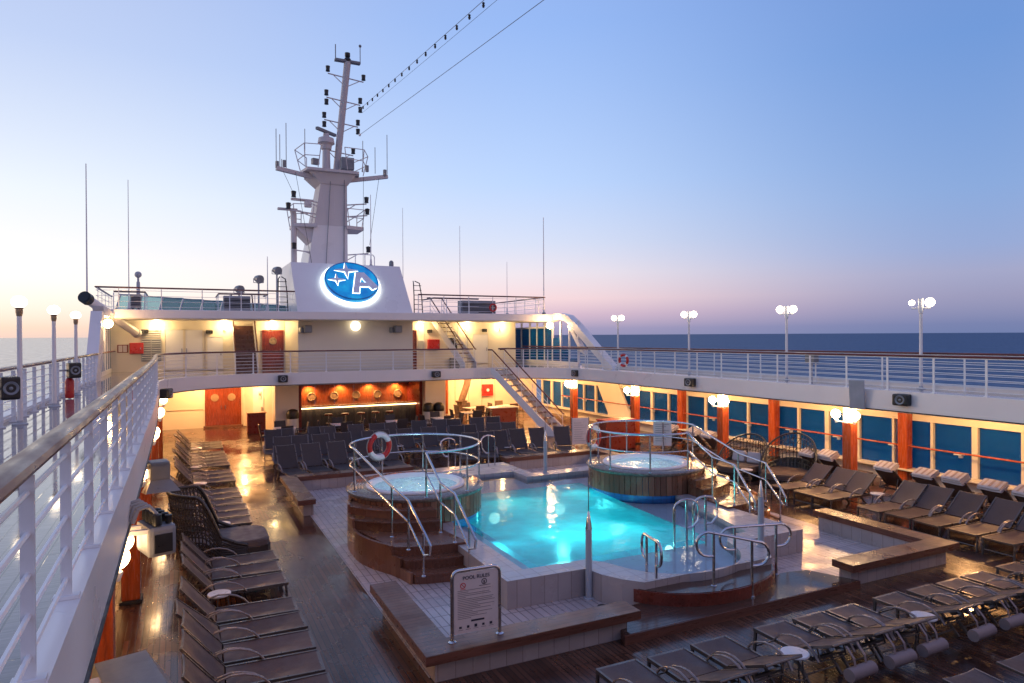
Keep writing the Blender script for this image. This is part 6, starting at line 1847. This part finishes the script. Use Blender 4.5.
m = MB(); m.box(-.12, .12, -.2, .2, -.16, .16, .03); part('box', m, M['box_grey'], t)
m = MB(); m.cbox((0, 0, -.48), (.04, .04, .7)); part('stem', m, M['grey'], t)
t.name = 'control_box'

# ================================================================== WORLD
w = bpy.data.worlds.new('World'); sc.world = w; w.use_nodes = True
nt = w.node_tree
for n_ in list(nt.nodes): nt.nodes.remove(n_)
out = nt.nodes.new('ShaderNodeOutputWorld')
SUN_EL, SUN_AZ = 1.5, -52.0       # degrees; azimuth from forward (+Y) towards starboard (+X)
sky = nt.nodes.new('ShaderNodeTexSky'); sky.sky_type = 'NISHITA'; sky.sun_disc = False
sky.sun_elevation = R(SUN_EL); sky.sun_rotation = R(SUN_AZ); sky.altitude = 20; sky.air_density = 1.0; sky.dust_density = 1.2; sky.ozone_density = 2.0
bg1 = nt.nodes.new('ShaderNodeBackground'); bg1.inputs['Strength'].default_value = 0.05
nt.links.new(sky.outputs[0], bg1.inputs['Color'])
tc = nt.nodes.new('ShaderNodeTexCoord')
nrm = N(nt, 'ShaderNodeVectorMath', operation='NORMALIZE'); nt.links.new(tc.outputs['Generated'], nrm.inputs[0])
sep = nt.nodes.new('ShaderNodeSeparateXYZ'); nt.links.new(nrm.outputs[0], sep.inputs[0])
el = N(nt, 'ShaderNodeMath', operation='ARCSINE'); nt.links.new(sep.outputs['Z'], el.inputs[0])
# elevation 0..60 deg -> 0..1 with a square-root so the horizon bands get resolution
e2 = N(nt, 'ShaderNodeMath', operation='DIVIDE'); nt.links.new(el.outputs[0], e2.inputs[0]); e2.inputs[1].default_value = R(60); e2.use_clamp = True
e3 = N(nt, 'ShaderNodeMath', operation='POWER'); nt.links.new(e2.outputs[0], e3.inputs[0]); e3.inputs[1].default_value = 0.5
def er(deg): return math.sqrt(min(1, deg / 60.0))
az = N(nt, 'ShaderNodeMath', operation='ARCTAN2'); nt.links.new(sep.outputs['X'], az.inputs[0]); nt.links.new(sep.outputs['Y'], az.inputs[1])
df = N(nt, 'ShaderNodeMath', operation='SUBTRACT'); nt.links.new(az.outputs[0], df.inputs[0]); df.inputs[1].default_value = R(-45)
wr = N(nt, 'ShaderNodeMath', operation='WRAP'); nt.links.new(df.outputs[0], wr.inputs[0]); wr.inputs[1].default_value = PI; wr.inputs[2].default_value = -PI
ab = N(nt, 'ShaderNodeMath', operation='ABSOLUTE'); nt.links.new(wr.outputs[0], ab.inputs[0])
def sky_ramp(stops):
    return ramp(nt, e3.outputs[0], [(er(d), lin(*c)) for d, c in stops])
r_sun = sky_ramp([(0, (252, 210, 176)), (1, (255, 218, 182)), (3, (255, 242, 222)), (7, (255, 250, 243)), (14, (240, 240, 246)), (24, (198, 212, 240)), (60, (140, 170, 224))])
r_left = sky_ramp([(0, (228, 200, 196)), (.9, (251, 220, 200)), (2.2, (255, 240, 226)), (4.2, (255, 250, 246)), (7.2, (243, 242, 247)), (10.5, (231, 237, 247)), (20.4, (188, 203, 237)), (60, (126, 140, 198))])
r_mid = sky_ramp([(0, (138, 143, 178)), (.8, (162, 155, 190)), (2.0, (212, 184, 205)), (3.3, (242, 212, 218)), (5.4, (234, 223, 233)), (7.9, (211, 218, 241)), (12.8, (184, 208, 248)), (24.7, (147, 180, 238)), (60, (122, 134, 194))])
r_right = sky_ramp([(0, (106, 124, 168)), (.85, (113, 127, 172)), (2.8, (145, 147, 185)), (4.5, (154, 158, 196)), (6.3, (142, 160, 207)), (10.3, (130, 160, 212)), (20.4, (107, 146, 209)), (60, (120, 130, 190))])
r_back = sky_ramp([(0, (172, 152, 168)), (3, (222, 186, 188)), (9, (236, 196, 196)), (18, (220, 188, 200)), (32, (178, 166, 198)), (60, (142, 144, 190))])
def blend(a, b_, d0, d1):
    mr = N(nt, 'ShaderNodeMapRange', interpolation_type='SMOOTHSTEP'); nt.links.new(ab.outputs[0], mr.inputs['Value'])
    mr.inputs['From Min'].default_value = R(d0); mr.inputs['From Max'].default_value = R(d1)
    mx_ = N(nt, 'ShaderNodeMixRGB', blend_type='MIX'); nt.links.new(mr.outputs[0], mx_.inputs['Fac']); nt.links.new(a, mx_.inputs['Color1']); nt.links.new(b_, mx_.inputs['Color2'])
    return mx_.outputs[0]
c = blend(r_sun, r_left, 5, 36); c = blend(c, r_mid, 32, 76); c = blend(c, r_right, 70, 107); c = blend(c, r_back, 105, 165)
bg2 = nt.nodes.new('ShaderNodeBackground'); bg2.inputs['Strength'].default_value = 0.95
nt.links.new(c, bg2.inputs['Color'])
add = nt.nodes.new('ShaderNodeAddShader'); nt.links.new(bg1.outputs[0], add.inputs[0]); nt.links.new(bg2.outputs[0], add.inputs[1])
nt.links.new(add.outputs[0], out.inputs['Surface'])

sun = bpy.data.lights.new('sun', 'SUN'); sun.energy = 0.45; sun.angle = R(18); sun.color = (1.0, .72, .52)
sobj = bpy.data.objects.new('sun', sun); COL.objects.link(sobj)
dirv = Vector((math.sin(R(SUN_AZ)) * math.cos(R(4)), math.cos(R(SUN_AZ)) * math.cos(R(4)), math.sin(R(4))))
sobj.rotation_euler = dirv.to_track_quat('Z', 'Y').to_euler()
sobj.location = (-40, 40, 30)

# ================================================================== CAMERA
cam = bpy.data.cameras.new('camera'); co = bpy.data.objects.new('camera', cam); COL.objects.link(co)
cam.sensor_width = 36; cam.lens = 683.0 / 1024.0 * 36; cam.clip_start = .05; cam.clip_end = 200000
yaw, pitch, roll = R(25.8), math.atan(-3.2 / 683), R(.31)
fwd = Vector((math.sin(yaw) * math.cos(pitch), math.cos(yaw) * math.cos(pitch), math.sin(pitch)))
r0 = Vector((math.cos(yaw), -math.sin(yaw), 0)); u0 = r0.cross(fwd)
rt = r0 * math.cos(roll) - u0 * math.sin(roll); upv = r0 * math.sin(roll) + u0 * math.cos(roll)
mat = Matrix((rt, upv, -fwd)).transposed().to_4x4(); mat.translation = (0, 0, 4.7)
co.matrix_world = mat
sc.camera = co

sc.view_settings.view_transform = 'Standard'; sc.view_settings.look = 'None'; sc.view_settings.exposure = 0.13; sc.view_settings.gamma = 1
sc.view_settings.use_curve_mapping = False
sc.render.engine = 'CYCLES'
cy = sc.cycles
cy.use_denoising = True; cy.denoiser = 'OPENIMAGEDENOISE'
cy.max_bounces = 8; cy.diffuse_bounces = 3; cy.glossy_bounces = 3; cy.transparent_max_bounces = 12; cy.transmission_bounces = 4
cy.caustics_reflective = False; cy.caustics_refractive = False
cy.sample_clamp_indirect = 6.0; cy.sample_clamp_direct = 0.0
cy.use_light_tree = True
